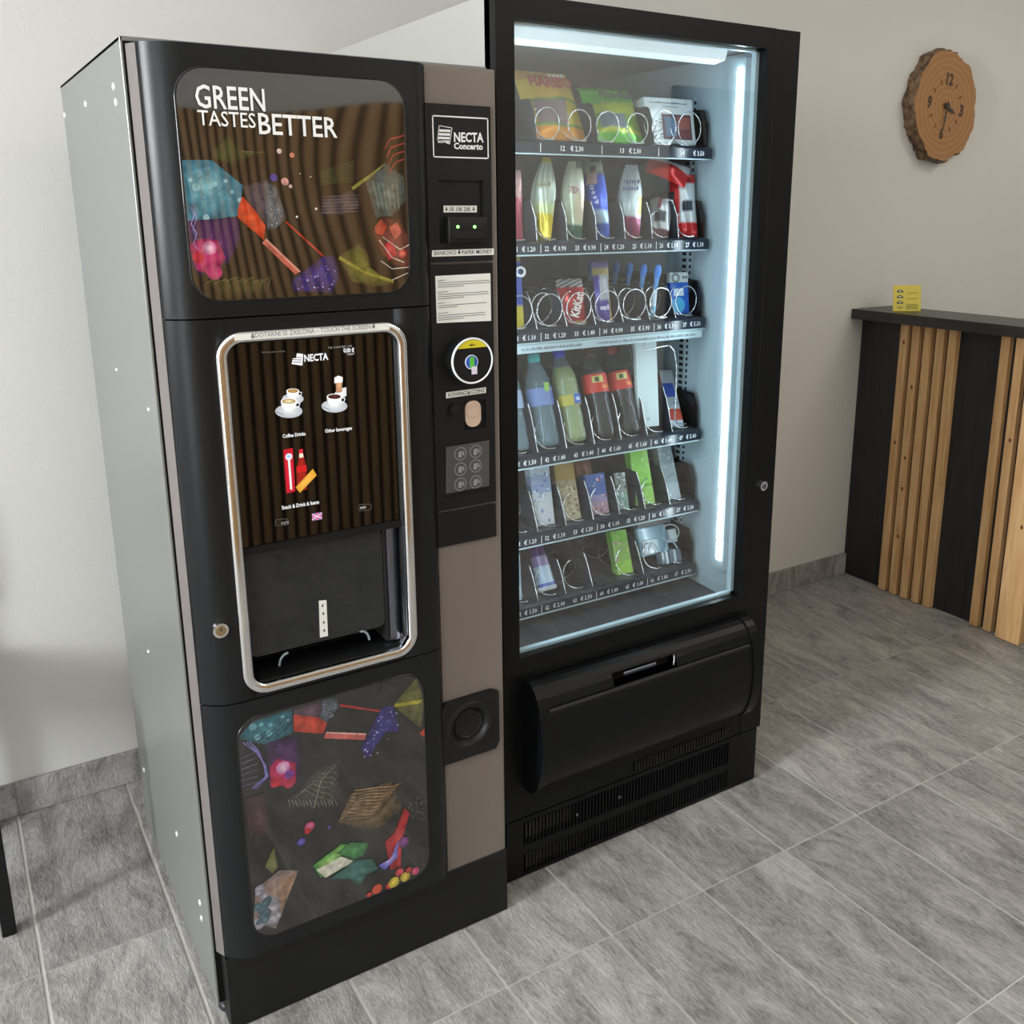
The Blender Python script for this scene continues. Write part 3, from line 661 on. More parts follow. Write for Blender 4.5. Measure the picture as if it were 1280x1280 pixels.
# plinth
MB().box(.014, CX1, -.036, -.018, 0.001, ZB-.0015, bev=.001, seg=1).box(.014, .026, -.018, .05, .001, ZB-.0015).build('plinth', 'black_plastic', cm)

# payment column
cp = MB(); e = .006
cp.prism([(XR+.0015, YC), (CX1-e, YC), (CX1-.002, YC+.002), (CX1, YC+e), (CX1, .003), (XR+.0015, .003)], 'z', .1135, 1.692)
column = cp.build('column_panel', 'taupe', cm); column['label'] = 'taupe front panel of the payment column'
YM = YC-.006
def ppx(name, u0, v0, u1, v1, y0, y1, m, parent, bev=.001):
    """box part spanned by two opposite corners of the plane y0"""
    a, b_ = at(u0, v0, y0), at(u1, v1, y0)
    return MB().box(min(a[0], b_[0]), max(a[0], b_[0]), y0, y1, min(a[1], b_[1]), max(a[1], b_[1]), bev=bev, seg=1).build(name, m, parent)
mx0, mx1 = at(530, 130, YM)[0]+.001, at(617.5, 400, YM)[0]-.001
mz = [at(574, v, YM)[1] for v in (131, 327, 330, 635, 638, 680)]
def frame_box(mb, x0, x1, z0, z1, hx0, hx1, hz0, hz1, y0, y1):
    mb.box(x0, hx0, y0, y1, z0, z1).box(hx1, x1, y0, y1, z0, z1).box(hx0, hx1, y0, y1, z0, hz0).box(hx0, hx1, y0, y1, hz1, z1)
bx0, bz1_ = at(548, 225, YM); bx1, bz0_ = at(605, 303, YM)
mb = MB(); frame_box(mb, mx0, mx1, mz[1], mz[0], bx0, bx1, bz0_, bz1_, YM, YC+.001); bill = mb.build('banknote_module', 'black_plastic', column)
# logo plate
q = [at(*p, YM-.0006) for p in ((540, 146), (541, 196), (611, 199), (610, 149))]
lx0, lx1, lz0, lz1 = q[0][0], q[2][0], q[1][1]-.001, q[3][1]+.002
mb = MB(); yl = YM-.0006
for a in ((lx0, lx1, lz1-.0022, lz1), (lx0, lx1, lz0, lz0+.0022), (lx0, lx0+.0022, lz0, lz1), (lx1-.0022, lx1, lz0, lz1)): mb.face([(a[0], yl, a[2]), (a[1], yl, a[2]), (a[1], yl, a[3]), (a[0], yl, a[3])])
for k in range(4): a, b_ = at(549, 161.5+4.6*k, yl); a2 = at(563, 161.5+4.6*k, yl)[0]; mb.face([(a-.001*k, yl, b_-.004), (a2-.001*k, yl, b_-.004), (a2-.0005*k, yl, b_), (a-.0005*k, yl, b_)])
for p0, p1 in (((549, 157), (565, 160)), ((565, 160), (562, 180)), ((562, 180), (547, 175)), ((547, 175), (549, 157))):
    a, b_ = at(*p0, yl), at(*p1, yl); d = Vector((b_[0]-a[0], 0, b_[1]-a[1])).normalized(); nn = Vector((-d.z, 0, d.x))*.0006
    mb.face([(a[0]+nn.x, yl, a[1]+nn.z), (a[0]-nn.x, yl, a[1]-nn.z), (b_[0]-nn.x, yl, b_[1]-nn.z), (b_[0]+nn.x, yl, b_[1]+nn.z)])
ptext(mb, 'NECTA', 567.5, 177, 604.5, 177.5, 11.5, yl, .03); ptext(mb, 'Concerto', 567.5, 186, 603.5, 187, 7.6, yl, .035)
mb.build('logo_plate', 'white_ink', column)
mb = MB(); mb.box(bx0, bx1, YC-.0005, YC+.001, bz0_, bz1_); mb.build('slot_recess', 'black_plastic', column)
nz1 = at(560, 271, YM)[1]
mb = MB(); mb.box(bx0+.012, bx1+.001, YM-.012, YC-.001, bz0_, nz1, bev=.002); mb.build('banknote_mouth', 'black_plastic', column)
mb = MB(); zz = bz0_+.012; mb.box(bx0+.018, bx1-.004, YM-.0135, YM-.011, zz-.004, zz+.008); mb.build('banknote_slot', 'deep_black', column)
for u in (572.5, 593.5): a, b_ = at(u, 283.5, YM-.013); MB().disc(a, b_, YM-.0135, YM-.0115, .0028, 10).build('status_light', 'green_led', column)
def sticker(name, quad, y, parent, m='paper'):
    mb = MB(); mb.face([(at(u, v, y)[0], y, at(u, v, y)[1]) for u, v in quad]); return mb.build(name, m, parent)
yl = YC-.0012; st = sticker('sticker', ((554.5, 257), (554.5, 265.5), (596, 265.5), (596, 257)), yl, column)
mb = MB(); ptext(mb, '5€ 10€ 20€', 562, 264, 588, 264, 5.4, yl-.0003, .005)
for u in (558, 592): a, b_ = at(u, 264, yl); arrow(mb, a, b_, .007, yl-.0003)
mb.build('lettering', 'dark_ink', st)
yl = YM-.0006; st = sticker('sticker', ((540, 313), (540, 321), (617.5, 318.5), (617.5, 310.5)), yl, column)
mb = MB(); ptext(mb, 'BANKOVCI', 543, 319, 570, 318, 5, yl-.0003, .004); ptext(mb, 'PAPER MONEY', 577.5, 318, 615, 316.5, 5, yl-.0003, .004); a, b_ = at(574, 318, yl); arrow(mb, a, b_, .008, yl-.0003)
mb.build('lettering', 'dark_ink', st)
# coin module
cx0, cz1 = at(580, 502, YM); cx1, cz0 = at(608, 534, YM)
mb = MB(); frame_box(mb, mx0, mx1, mz[3], mz[2], cx0, cx1, cz0, cz1, YM, YC+.001); mb.build('coin_module', 'black_plastic', column)
MB().box(cx0, cx1, YC-.0005, YC+.001, cz0, cz1).build('coin_recess', 'deep_black', column)
a, b_ = at(592, 517, YM); MB().prism(rr(a-.016, a+.016, b_-.025, b_+.024, .015, 6), 'y', YM+.001, YC, sm=True).build('coin_slot_cover', 'paper', column)
M['paper_pink'] = mat('paper_pink', lin(205, 180, 160), .5); bpy.data.objects['coin_slot_cover'].data.materials[0] = M['paper_pink']
MB().disc(a-.001, b_+.005, YM-.0006, YM+.001, .0125, 20).build('coin_slot_ring', 'paper_pink', column)
a, b_ = at(567, 511, YM); MB().disc(a, b_, YM-.008, YM, .010, 20).build('return_knob', 'black_plastic', column)
st = sticker('notice_sheet', ((544, 345), (546, 404), (614, 401), (613, 341.5)), YM-.0006, column)
mb = MB(); yl = YM-.0009
for k, (v, n) in enumerate(((351, 3), (365.5, 3), (379.5, 2), (392, 3))):
    for r in range(n+1):
        vv = v+r*2.7-.2; u1 = (556+4*(k % 2)) if r == 0 else (611-2*k+r if r < n else 556+r*8)
        a, b_ = at(547+(.5 if r else 0), vv+.8, yl), at(u1, vv-2.0, yl); mb.face([(a[0], yl, a[1]), (b_[0], yl, a[1]+.001), (b_[0], yl, a[1]+.0022), (a[0], yl, a[1]+.0012)])
mb.build('printed_lines', 'grey_ink', st)
# contactless reader
yr = YM-.030; a, b_ = at(590.5, 451, yr)
rd = MB().disc(a, b_, yr+.001, YM+.002, .040, 40, rz=.041).build('card_reader', 'black_plastic', column)
mb = MB(); N_ = 40
def circ(r, y): return [(a+r*math.cos(2*PI*i/N_), y, b_+r*math.sin(2*PI*i/N_)) for i in range(N_)]
mb.loops([circ(.041, yr+.002), circ(.0415, yr-.001), circ(.040, yr-.003), circ(.038, yr-.001)]); mb.build('reader_ring', 'bright_print', rd)
mb = MB(); mb.face([(a+.0375*math.cos(t), yr-.001, b_+.0375*math.sin(t)) for t in [math.radians(38+104*i/16) for i in range(17)]], lin(214, 200, 40))
mb.disc(a-.002, b_-.002, yr-.0012, yr, .013, 20, c=lin(225, 232, 240)); mb.disc(a-.002, b_-.002, yr-.0016, yr-.0012, .0115, 20, c=lin(50, 90, 190)); mb.box(a-.006, a+.003, yr-.002, yr-.0016, b_-.012, b_+.007, lin(90, 190, 60)); mb.box(a-.003, a+.008, yr-.0024, yr-.002, b_-.024, b_-.010, lin(225, 215, 235))
scribble(mb, 3, a-.006, a+.006, b_+.027, .004, yr-.0016, c=lin(40, 40, 30))
mb.build('reader_display', 'print', rd)
yl = YM-.0006; st = sticker('sticker', ((557.5, 490.5), (557.5, 498), (607.5, 491), (607.5, 484)), yl, column)
mb = MB(); ptext(mb, 'KOVANCI', 560.5, 496.5, 584, 493.2, 5, yl-.0003, .004); ptext(mb, 'COINS', 588.5, 492.5, 605.5, 490, 5, yl-.0003, .004); a, b_ = at(586, 493.5, yl); arrow(mb, a, b_, .007, yl-.0003)
mb.build('lettering', 'dark_ink', st)
ip = ppx('coin_info_plate', 555.5, 556.5, 612, 614, YM-.0008, YM+.001, 'black_matte', column, 0)
M['info_grey'] = mat('info_grey', lin(74, 74, 76), .4); M['info_line'] = mat('info_line', lin(150, 150, 152), .5)
MB().prism([at(*p, YM) for p in ((557, 559), (557, 617), (611, 607), (611, 550))], 'y', YM-.0016, YM-.0004).build('coin_info_print', 'info_grey', ip)
mb = MB()
for u, v in ((575, 567), (594, 564), (575, 586), (594, 582), (575, 605), (594, 602)):
    a, b_ = at(u, v, YM); mb.loops([[(a+r*math.cos(2*PI*i/20), YM-.0022, b_+r*math.sin(2*PI*i/20)) for i in range(20)] for r in (.0125, .0112)])
    mb.face([(a-.005, YM-.0022, b_-.006), (a+.002, YM-.0022, b_-.007), (a+.003, YM-.0022, b_+.006), (a-.004, YM-.0022, b_+.004)]); mb.face([(a+.004, YM-.0022, b_-.004), (a+.008, YM-.0022, b_-.003), (a+.007, YM-.0022, b_+.005), (a+.004, YM-.0022, b_+.003)])
mb.build('coin_drawings', 'info_line', ip)
MB().box(mx0, mx1, YM, YC+.001, mz[5], mz[4], bev=.001, seg=1).build('module_cover', 'black_plastic', column)
# coin return cup
kx0, kx1 = at(552, 905, YM)[0], at(623.5, 900, YM)[0]; kz1, kz0 = at(587, 870, YM)[1], at(587, 946, YM)[1]
a, b_ = at(587, 906, YM); mb = MB(); N_ = 32
sq = []
for i in range(N_):
    t = 2*PI*(i+.5)/N_; dx, dz = math.cos(t), math.sin(t); k = min((kx1-a if dx > 0 else a-kx0)/max(abs(dx), 1e-6), (kz1-b_ if dz > 0 else b_-kz0)/max(abs(dz), 1e-6)); sq.append((a+dx*k, b_+dz*k))
cq = lambda r, y: [(a+r*math.cos(2*PI*(i+.5)/N_), y, b_+r*math.sin(2*PI*(i+.5)/N_)) for i in range(N_)]
mb.loops([[(p[0], YC+.001, p[1]) for p in sq], [(p[0], YM-.002, p[1]) for p in sq], cq(.052, YM-.002)], sm=False)
mb.loops([cq(.052, YM-.002), cq(.046, YM-.006), cq(.042, YM-.0065), cq(.039, YM-.003), cq(.034, YC-.002)], capb=False)
kp = mb.build('coin_return', 'black_plastic', column)
mb = MB(); mb.loops([cq(.0345, YC-.002), cq(.033, YC-.001), cq(.0, YC-.0008)]); mb.build('return_well', 'deep_black', kp)
mb = MB(); mb.loops([cq(.031, YC-.0015), cq(.0295, YC-.004), cq(.027, YC-.0015)]); mb.build('return_ring', 'black_gloss', kp)

# ------------------------------------------------------------------ snack machine
YS0 = .0316
SX0, SX1, SZ = .6347, 1.401, 1.8333
sn = thing('snack_machine', ((SX0+SX1)/2, .45, 0), 'tall black snack vending machine with a lit glass front and six product trays', 'vending machine')
IX0, IX1, IY0, IY1, IZ0, IZ1 = .682, 1.345, .075, .80, .475, 1.800
cb = MB()
cb.box(SX0+.004, IX0, .055, .87, .03, SZ-.004).box(IX1, SX1-.004, .055, .87, .03, SZ-.004).box(IX0, IX1, .055, .87, IZ1, SZ-.004).box(IX0, IX1, IY1, .87, .03, IZ1).box(IX0, IX1, .055, IY1, .03, IZ0-.03)
cb.build('cabinet', 'snack_black', sn)
MB().box(SX0, SX0+.004, .052, .875, .03, SZ, bev=.0008, seg=1).build('side_panel', 'snack_side', sn)
MB().box(SX1-.004, SX1, .052, .875, .03, SZ, bev=.0008, seg=1).build('side_panel', 'snack_black', sn)
MB().box(SX0+.001, SX0+.006, .040, .048, .15, SZ-.002).build('hinge_strip', 'edge_steel', sn)
for fx, fy in ((.67, .1), (1.36, .1), (.67, .8), (1.36, .8)):
    MB().lathe([(.022, 0), (.024, .004), (.022, .014), (.012, .016), (.011, .031)], fx, fy, 14).build('foot', 'foot_plastic', sn)
# lining
ln_ = MB(); e = .0015
ln_.box(IX1-e, IX1, IY0, IY1, IZ0, IZ1); MB_r = ln_.build('right_lining', 'inner_white', sn)
MB().box(IX0, IX0+e, IY0, IY1, IZ0, IZ1).build('left_lining', 'inner_white', sn)
MB().box(IX0, IX1, IY1-e, IY1, IZ0, IZ1).build('back_lining', 'inner_grey', sn)
MB().box(IX0, IX1, IY0, IY1, IZ1-e, IZ1).build('top_lining', 'inner_grey', sn)
MB().prism([(.072, .470), (IY1, .470), (IY1, .49), (.30, .50), (.072, .49)], 'x', IX0, IX1).build('chute', 'tray_dark', sn)
# light fittings
MB().prism([(.152, 1.7975), (.215, 1.7975), (.200, 1.784), (.175, 1.773), (.152, 1.773)], 'x', IX0+.02, 1.262).build('light_housing', 'inner_white', sn)
MB().prism([(.110, 1.7975), (.152, 1.7975), (.152, 1.770), (.118, 1.775)], 'x', IX0+.02, 1.262).build('top_light', 'led_trough', sn)
MB().prism([(IX1-.0015, .175), (IX1-.028, .160), (IX1-.028, .110), (IX1-.0015, .095)], 'z', .575, 1.785).build('light_channel', 'inner_white', sn)
MB().box(IX1-.030, IX1-.028, .118, .134, .60, 1.765).build('side_light', 'led', sn)
MB().prism([(IX0+.0015, .175), (IX0+.028, .160), (IX0+.028, .110), (IX0+.0015, .095)], 'z', .575, 1.785).build('light_channel', 'inner_white', sn)
MB().box(IX0+.028, IX0+.030, .118, .134, .60, 1.765).build('side_light', 'led', sn)
for hx, hy in ((IX1-.012, .30), (IX0+.002, .30)):
    r = MB().box(hx, hx+.010, hy, hy+.030, .53, 1.72).build('shelf_rail', 'inner_white', sn)
    mb = MB()
    for k in range(76): mb.box(hx-.0008, hx+.0108, hy+.008, hy+.022, .54+k*.0155, .548+k*.0155); mb.box(hx+.002, hx+.008, hy-.0008, hy+.002, .54+k*.0155, .548+k*.0155)
    mb.build('slots', 'deep_black', r)['kind'] = 'stuff'
# door: frame, stile, glass
gx0, gx1 = at(645.5, 300, YS0)[0]-.0005, at(955, 150, YS0)[0]; gz0, gz1 = at(780, 786, YS0)[1], at(780, 39.5, YS0)[1]
gx1 = 1.301
XS = 1.327
mb = MB(); mb.box(SX0, gx0, YS0, .036+.036, .500, SZ).box(gx1, XS-.001, YS0, .072, .500, SZ).box(gx0, gx1, YS0, .072, .500, gz0).box(gx0, gx1, YS0, .072, gz1, SZ)
df = mb.build('door_frame', 'snack_black', sn)
MB().box(XS+.001, SX1, YS0+.0005, .070, .152, SZ, bev=.0015, seg=1).build('door_stile', 'snack_black', sn)
a, b_ = at(953, 607, YS0); lk = MB().disc(a, b_, YS0-.006, YS0+.002, .0115, 20).build('lock', 'chrome', sn); MB().disc(a, b_, YS0-.0072, YS0-.005, .007, 16).build('lock_core', 'satin_metal', lk)
gl = MB().box(gx0-.003, gx1+.003, .046, .052, gz0-.003, gz1+.003).build('door_glass', 'door_glass', sn); gl['label'] = 'clear double glass pane of the door'
mb = MB()
for a in ((gx1-.010, gx1, gz0, gz1), (gx0, gx0+.004, gz0, gz1), (gx0, gx1, gz0, gz0+.006), (gx0, gx1, gz1-.005, gz1)): mb.box(a[0], a[1], .053, .066, a[2], a[3])
mb.build('glass_seal', 'inner_white', sn)
# lower front, delivery bin
mb = MB(); hx0, hx1, hz0, hz1 = .690, 1.318, .222, .486
frame_box(mb, SX0, XS-.001, .153, .4985, hx0, hx1, hz0, hz1, YS0+.002, .060); mb.box(hx0, hx1, .05, .06, hz0, hz1); mb.build('lower_front', 'snack_black', sn)
prof = []
for k in range(17):
    t = math.radians(98-196*k/16); prof.append((YS0-.002-.068*max(math.cos(t), -.02)**.85 if math.cos(t) > 0 else YS0+.004, .354+.134*math.sin(t)))
def arc(off): return [(min(YS0+.004, YS0-(.070-off)*max(0, math.cos(t))**.8), .354+(.134-off)*math.sin(t)) for t in [math.radians(92-184*k/18) for k in range(19)]]
for xa, xb in ((hx0-.004, hx0+.022), (hx1-.022, hx1+.004)): MB().prism(arc(0)+[(.045, .23), (.045, .478)], 'x', xa, xb, sm=False).build('bin_end', 'snack_black', sn)
full = arc(.004)
zs = .437     # the hood ends here, the flap hangs below it
def cut(z):
    for p, q in zip(full, full[1:]):
        if p[1] >= z > q[1]: t_ = (p[1]-z)/(p[1]-q[1]); return (p[0]+(q[0]-p[0])*t_, z)
hood = [p for p in full if p[1] > zs]+[cut(zs)]; flp = [cut(zs-.0025)]+[p for p in full if p[1] < zs-.003]
inn = [(y+.006, z) for y, z in reversed(hood)]
kx_0, kx_1 = at(768, 835, -.02)[0], at(848, 810, -.02)[0]
mb = MB(); mb.prism(hood+inn, 'x', hx0+.022, kx_0, sm=False); mb.prism(hood+inn, 'x', kx_1, hx1-.022, sm=False)
top = [p for p in hood if p[1] > .464]+[cut(.463)]; mb.prism(top+[(y+.006, z) for y, z in reversed(top)], 'x', kx_0, kx_1)
mb.build('bin_hood', 'snack_black', sn)
mb = MB(); mb.prism(flp+[(y+.005, z) for y, z in reversed(flp)], 'x', hx0+.0235, hx1-.0235, sm=True); fo = mb.build('bin_flap', 'snack_black', sn); fo['label'] = 'curved black flap of the delivery bin'
MB().box(kx_0+.04, kx_1-.05, YS0-.035, YS0-.030, .444, .452, bev=.001, seg=1).build('handle_bar', 'satin_metal', fo)
MB().box(kx_0, kx_1, YS0-.018, YS0-.012, .432, .47).build('handle_well', 'deep_black', fo)
MB().tube([(kx_1-.006, YS0-.045, .438), (kx_1-.004, YS0-.042, .452), (kx_1+.002, YS0-.032, .462)], .0018, 6).build('handle_clip', 'wire_metal', fo)
# kick plate with two grilles
kz = [(.012, .060), (.080, .139)]; ga, gb = .680, 1.296
mb = MB(); K0, K1 = YS0+.001, YS0+.012
mb.box(SX0+.002, ga, K0, K1, .003, .1505).box(gb, SX1-.012, K0, K1, .003, .1505).box(ga, gb, K0, K1, .003, kz[0][0]).box(ga, gb, K0, K1, kz[0][1], kz[1][0]).box(ga, gb, K0, K1, kz[1][1], .1505)
kick = mb.build('kick_plate', 'snack_black', sn)
M['grille_pale'] = mat('grille_pale', lin(205, 207, 195), .7)
for n, (a, b_) in enumerate(kz):
    mb = MB(); k = ga+.004
    while k < gb-.003: mb.box(k, k+.0035, K0-.001, K1-.004, a-.001, b_+.001); k += .0092
    mb.build('grille_bars', 'snack_black', kick)['kind'] = 'stuff'
MB().box(ga, gb, K1+.0005, K1+.002, .008, .064).build('grille_light_sheet', 'grille_pale', kick)  # pale sheet added to imitate floor light showing through the lower slots
MB().box(ga+.012, .810, K1+.0005, K1+.002, .090, .125).build('data_plate', 'paper', kick)
mb = MB(); a0, b0 = at(793, 975, YS0), at(907, 915, YS0); k = a0[0]
while k < b0[0]: mb.box(k, k+.004, YS0-.002, YS0+.003, .160, .186); k += .0092
mb.build('upper_grille_bars', 'black_gloss', sn)['kind'] = 'stuff'
MB().box(a0[0], b0[0], YS0+.001, YS0+.0025, .160, .186).build('upper_grille_backing', 'deep_black', sn)
for u, v in ((721, 1018), (774, 996)): a, b_ = at(u, v, K0); MB().disc(a, b_, K0-.002, K0, .004, 10).build('screw', 'satin_metal', kick)

# trays
PITCH, TX0 = .0795, .690
YT = .235
ZT = [1.602, 1.393, 1.203, .920, .731, .557]
COLX = [TX0+k*PITCH for k in range(9)]
PR = [['€ 1.00', '', '12', '€ 2.30', '13', '€ 2.30', '14', '€ 3.50'],
      ['21', '€ 1.20', '22', '€ 0.90', '23', '€ 0.90', '24', '€ 1.20', '25', '€ 1.10', '26', '€ 1.10', '27', '€ 1.10'],
      ['31', '€ 1.10', '32', '€ 1.20', '33', '€ 1.40', '34', '€ 0.90', '35', '€ 5.90', '36', '€ 1.10', '37', '€ 5.50'],
      ['41', '€ 1.50', '42', '€ 1.40', '43', '€ 1.40', '44', '€ 1.60', '45', '€ 1.60', '46', '€ 1.60', '47', '€ 5.40'],
      ['51', '€ 1.20', '52', '€ 1.10', '53', '€ 1.20', '54', '€ 1.10', '55', '€ 1.20', '56', '€ 1.30', '57', '€ 1.30'],
      ['61', '€ 1.50', '62', '€ 2.00', '63', '€ 2.50', '64', '€ 1.00', '65', '€ 1.00', '66', '€ 1.00', '67', '€ 2.50']]
DIV = [[0, 2, 4, 6], [0, 1, 2, 3, 4, 5, 6, 7], [0, 1, 2, 3, 4, 5, 6, 7], [0, 1, 2, 3, 4, 5, 6, 7], [0, 1, 2, 3, 4, 5, 6, 7], [0, 1, 2, 3, 4, 6]]
DH = [.085, .085, .075, .105, .085, .075]
# which lanes show an empty spiral in front and which hold products (lane, diameter)
SPI = [[(2, .066), (3.05, .066), (4, .066), (5.05, .066), (6.02, .076), (6.98, .076)],
       [(1, .06), (2, .06), (3, .06), (4, .06), (5, .06), (6, .06), (7, .06)],
       [(1, .072), (2, .072), (3, .072), (4, .072), (5, .072), (6, .072), (7, .072)],
       [(1, .06), (2, .06), (3, .06), (4, .06), (5, .06), (6, .06), (7, .06)],
       [(1, .06), (2, .06), (3, .06), (4, .06), (5, .06), (6, .06), (7, .06)],
       [(1, .06), (2, .06), (3, .06), (5, .06), (6.1, .06), (7, .055)]]
def spiral_mesh(d, pitch, full=True, ydepth=.42):
    mb = MB(); pts = []; n = int(ydepth/pitch*22); r = d/2
    for i in range(n+1):
        t = i/22*2*PI; pts.append((r*math.cos(-t-1.2), (i/22*.014 if i < 24 else 24/22*.014+(i-24)/22*pitch) if full else i/22*pitch, r+r*math.sin(-t-1.2)))
    mb.tube(pts, .0015, 5); o = mb.build('spiral', 'wire_metal'); me = o.data; bpy.data.objects.remove(o); return me
SPM = {}
trays = []
for n, z in enumerate(ZT):
    tr = MB(); x0, x1 = TX0-.002, 1.329
    tr.box(x0, x1, YT, .72, z-.006, z-.002)
    tr.box(x1-.002, x1, YT+.001, .72, z-.03, z-.002)
    to = tr.build('tray', 'tray_dark', sn); trays.append(to)
    # price rail
    MB().prism([(YT-.008, z-.030), (YT-.012, z-.028), (YT-.012, z-.006), (YT-.004, z-.001), (YT+.002, z-.001), (YT+.002, z-.030)], 'x', x0, x1).build('price_rail', 'rail_dark', to)
    MB().box(x0, x1, YT-.0135, YT-.011, z-.0315, z-.0285).build('rail_lip', 'rail_light', to)
    mb = MB(); yy = YT-.0126; dz = .004 if n < 5 else 0
    if n == 0: xs = [.705, .77, .900, .925, 1.058, 1.082, 1.232, 1.27]
    else:
        xs = []
        for q in range(1, 8): xs += [COLX[q]+.010, COLX[q]+.032]
    for s_, xx in zip(PR[n], xs):
        if s_: mt = MB(); text(mt, s_, xx, xx+(.011 if len(s_) < 3 else .034), z-.022, .0105, yy, .02, res=1); mt.build('price_label', 'bright_print', to)
    for q in DIV[n][1:]:
        xx = COLX[q]
        if n == 0 or q % 2 == 0: MB().box(xx-.0008, xx+.0008, yy-.0003, yy, z-.026, z-.008).build('lane_mark', 'bright_print', to)
    h = DH[n]
    dp = [(YT+.004, z-.002), (YT+.030, z+h*.72), (YT+.045, z+h), (.70, z+h), (.70, z-.002)]
    if n == 0 or n == 1: dp = [(YT+.004, z-.002), (YT+.012, z+h*.60), (YT+.028, z+h*.96), (YT+.036, z+h), (.70, z+h), (.70, z-.002)]
    for q in DIV[n]:
        MB().prism(dp, 'x', COLX[q]-.0012, COLX[q]+.0012).build('divider', 'tray_dark', to)
        if n not in (0,): MB().tube([(COLX[q], p[0]-.0012, p[1]) for p in dp[:3]], .0011, 5).build('divider_edge', 'wire_metal', to)
    MB().prism([(YT+.004, z-.002), (YT+.006, z+.05), (YT+.022, z+.085), (.40, z+.095), (.70, z+.095), (.70, z-.002)], 'x', COLX[8]+.001, COLX[8]+.004).build('end_plate', 'black_gloss', to)
    for lane, d in SPI[n]:
        pt = .055 if n in (1, 2) else .075
        full = n in (0, 2)
        if (d, pt, full) not in SPM: SPM[(d, pt, full)] = spiral_mesh(d, pt, full)
        o = bpy.data.objects.new('spiral', SPM[(d, pt, full)]); xx = TX0+lane*PITCH+(.040 if lane == int(lane) or d < .1 else .072)
        if n == 0 and d < .1: xx = TX0+lane*PITCH+.034
        o.location = Vector((xx, YT+.006, z+.001))-origin(to); link(o, to)
# info strip under the third tray
mb = MB(); z = ZT[2]; mb.box(TX0, 1.318, YT-.013, YT-.011, z-.051, z-.033); st = mb.build('info_strip', 'rail_light', trays[2])
mb = MB(); scribble(mb, 26, .80, .96, z-.045, .006, YT-.0134); scribble(mb, 44, 1.00, 1.30, z-.045, .006, YT-.0134); mb.build('lettering', 'grey_ink', st)

# ------------------------------------------------------------------ products
def frame(x, z, y=.257, dy=.05, h=.17, yaw=0, roll=0):
    """local (x, y, z) of a product standing on a tray and leaning back -> world"""
    l = math.atan2(dy, h); R = Matrix.Rotation(yaw, 3, 'Z') @ Matrix.Rotation(-l, 3, 'X') @ Matrix.Rotation(roll, 3, 'Y'); T = Vector((x, y, z))
    return lambda p: T + R @ Vector(p)
def pouch(name, xf, w_, h, dp, paint, m='foil', parent=None, nx=14, nz=22, crimp=.05, pinch=.0, wob=.004, seed=0, org=None, top_fold=0, taper=0):
    """pillow bag: front and back skins that meet in flat crimped ends"""
    rnd = random.Random(seed); ph = [rnd.uniform(0, 6) for _ in range(6)]; mb = MB()
    for side in (-1, 1):
        i0 = len(mb.v); cols = []
        for j in range(nz+1):
            v = j/nz
            for i in range(nx+1):
                u = i/nx; s_ = 2*u-1
                e = max(0, min(1, (v-crimp)/(.5-crimp))) if v < .5 else max(0, min(1, (1-crimp-v)/(.5-crimp)))
                t = dp/2*(1-abs(s_)**2.6)*math.sin(e*PI/2)**.7
                t += wob*math.sin(7*v+ph[0]+3*u)*math.sin(PI*u)*min(1, e*3)+.5*wob*math.sin(17*u+9*v+ph[1])*min(1, e*3)*math.sin(PI*u)
                zz = h*v+(.0012*math.sin(60*u+ph[2]) if v in (0, 1) else 0)
                ww = w_*(1-pinch*math.sin(PI*v))*(1-taper*max(0, (v-.55)/.45)**1.6)
                yy = side*t+(top_fold*max(0, v-.85)**2*20)
                mb.v.append(tuple(xf((s_*ww/2, yy+wob*.6*math.sin(5*v+ph[3])*s_, zz)))); cols.append(paint(u, v, side))
        for j in range(nz):
            for i in range(nx):
                a = j*(nx+1)+i; q = (a, a+1, a+nx+2, a+nx+1); mb.f.append(tuple(i0+k for k in q)); mb.c.append([cols[k] for k in q]); mb.mi.append(0); mb.sm.append(True)
    return mb.build(name, m, parent, org=org)
def bands(bs, default=(128, 128, 128)):
    """bs: (v0, v1, colour) with optional u0,u1; the last match wins"""
    def f(u, v, side):
        r = default
        for b_ in bs:
            if b_[0] <= v <= b_[1] and (len(b_) < 5 or b_[3] <= u <= b_[4]): r = b_[2]
        return lin(*r)
    return f
def mixc(a, b_, t): return tuple(int(x+(y-x)*t) for x, y in zip(a, b_))
GR = {1: 'sweets on the top tray', 2: 'snacks on the second tray', 3: 'bars on the third tray', 4: 'drinks on the bottle tray', 5: 'packs on the fifth tray', 6: 'packs on the bottom tray'}
def prod(name, x, z, label, cat, row, y=.257): return thing(name, (x, y, z), label, cat, GR[row])
Z = ZT
# top tray
def hari(u, v, s_):
    if v > .84: return lin(*mixc((232, 150, 60), (240, 196, 90), (v-.84)/.16))
    if v > .56: return lin(238, 200, 70) if not .18 < u < .8 else lin(236, 190, 80)
    if v > .52: return lin(110, 150, 70)
    if v > .22: return lin(150, 120, 120) if .12 < u < .72 else lin(222, 190, 50)
    if v > .18: return lin(110, 160, 80)
    return lin(226, 150, 50)
t = prod('candy_bag', .928, Z[0], 'orange and yellow candy bag lettered in red on the top tray', 'candy bag', 1)
xf = frame(.928, Z[0], .262, .10, .165); pouch('bag', xf, .140, .178, .045, hari, parent=t, nx=18, nz=30, seed=1)
def onbag(dx): return lambda p: xf((p.x, p.y, p.z))
mb = MB(); text(mb, 'HARIBO', -.058, .052, .116, .026, -.031, .03, c=lin(176, 40, 40), xf=onbag(0)); scribble(mb, 4, .005, .05, .152, .009, -.019, c=lin(230, 220, 200), xf=onbag(0)); mb.build('lettering', 'print', t)
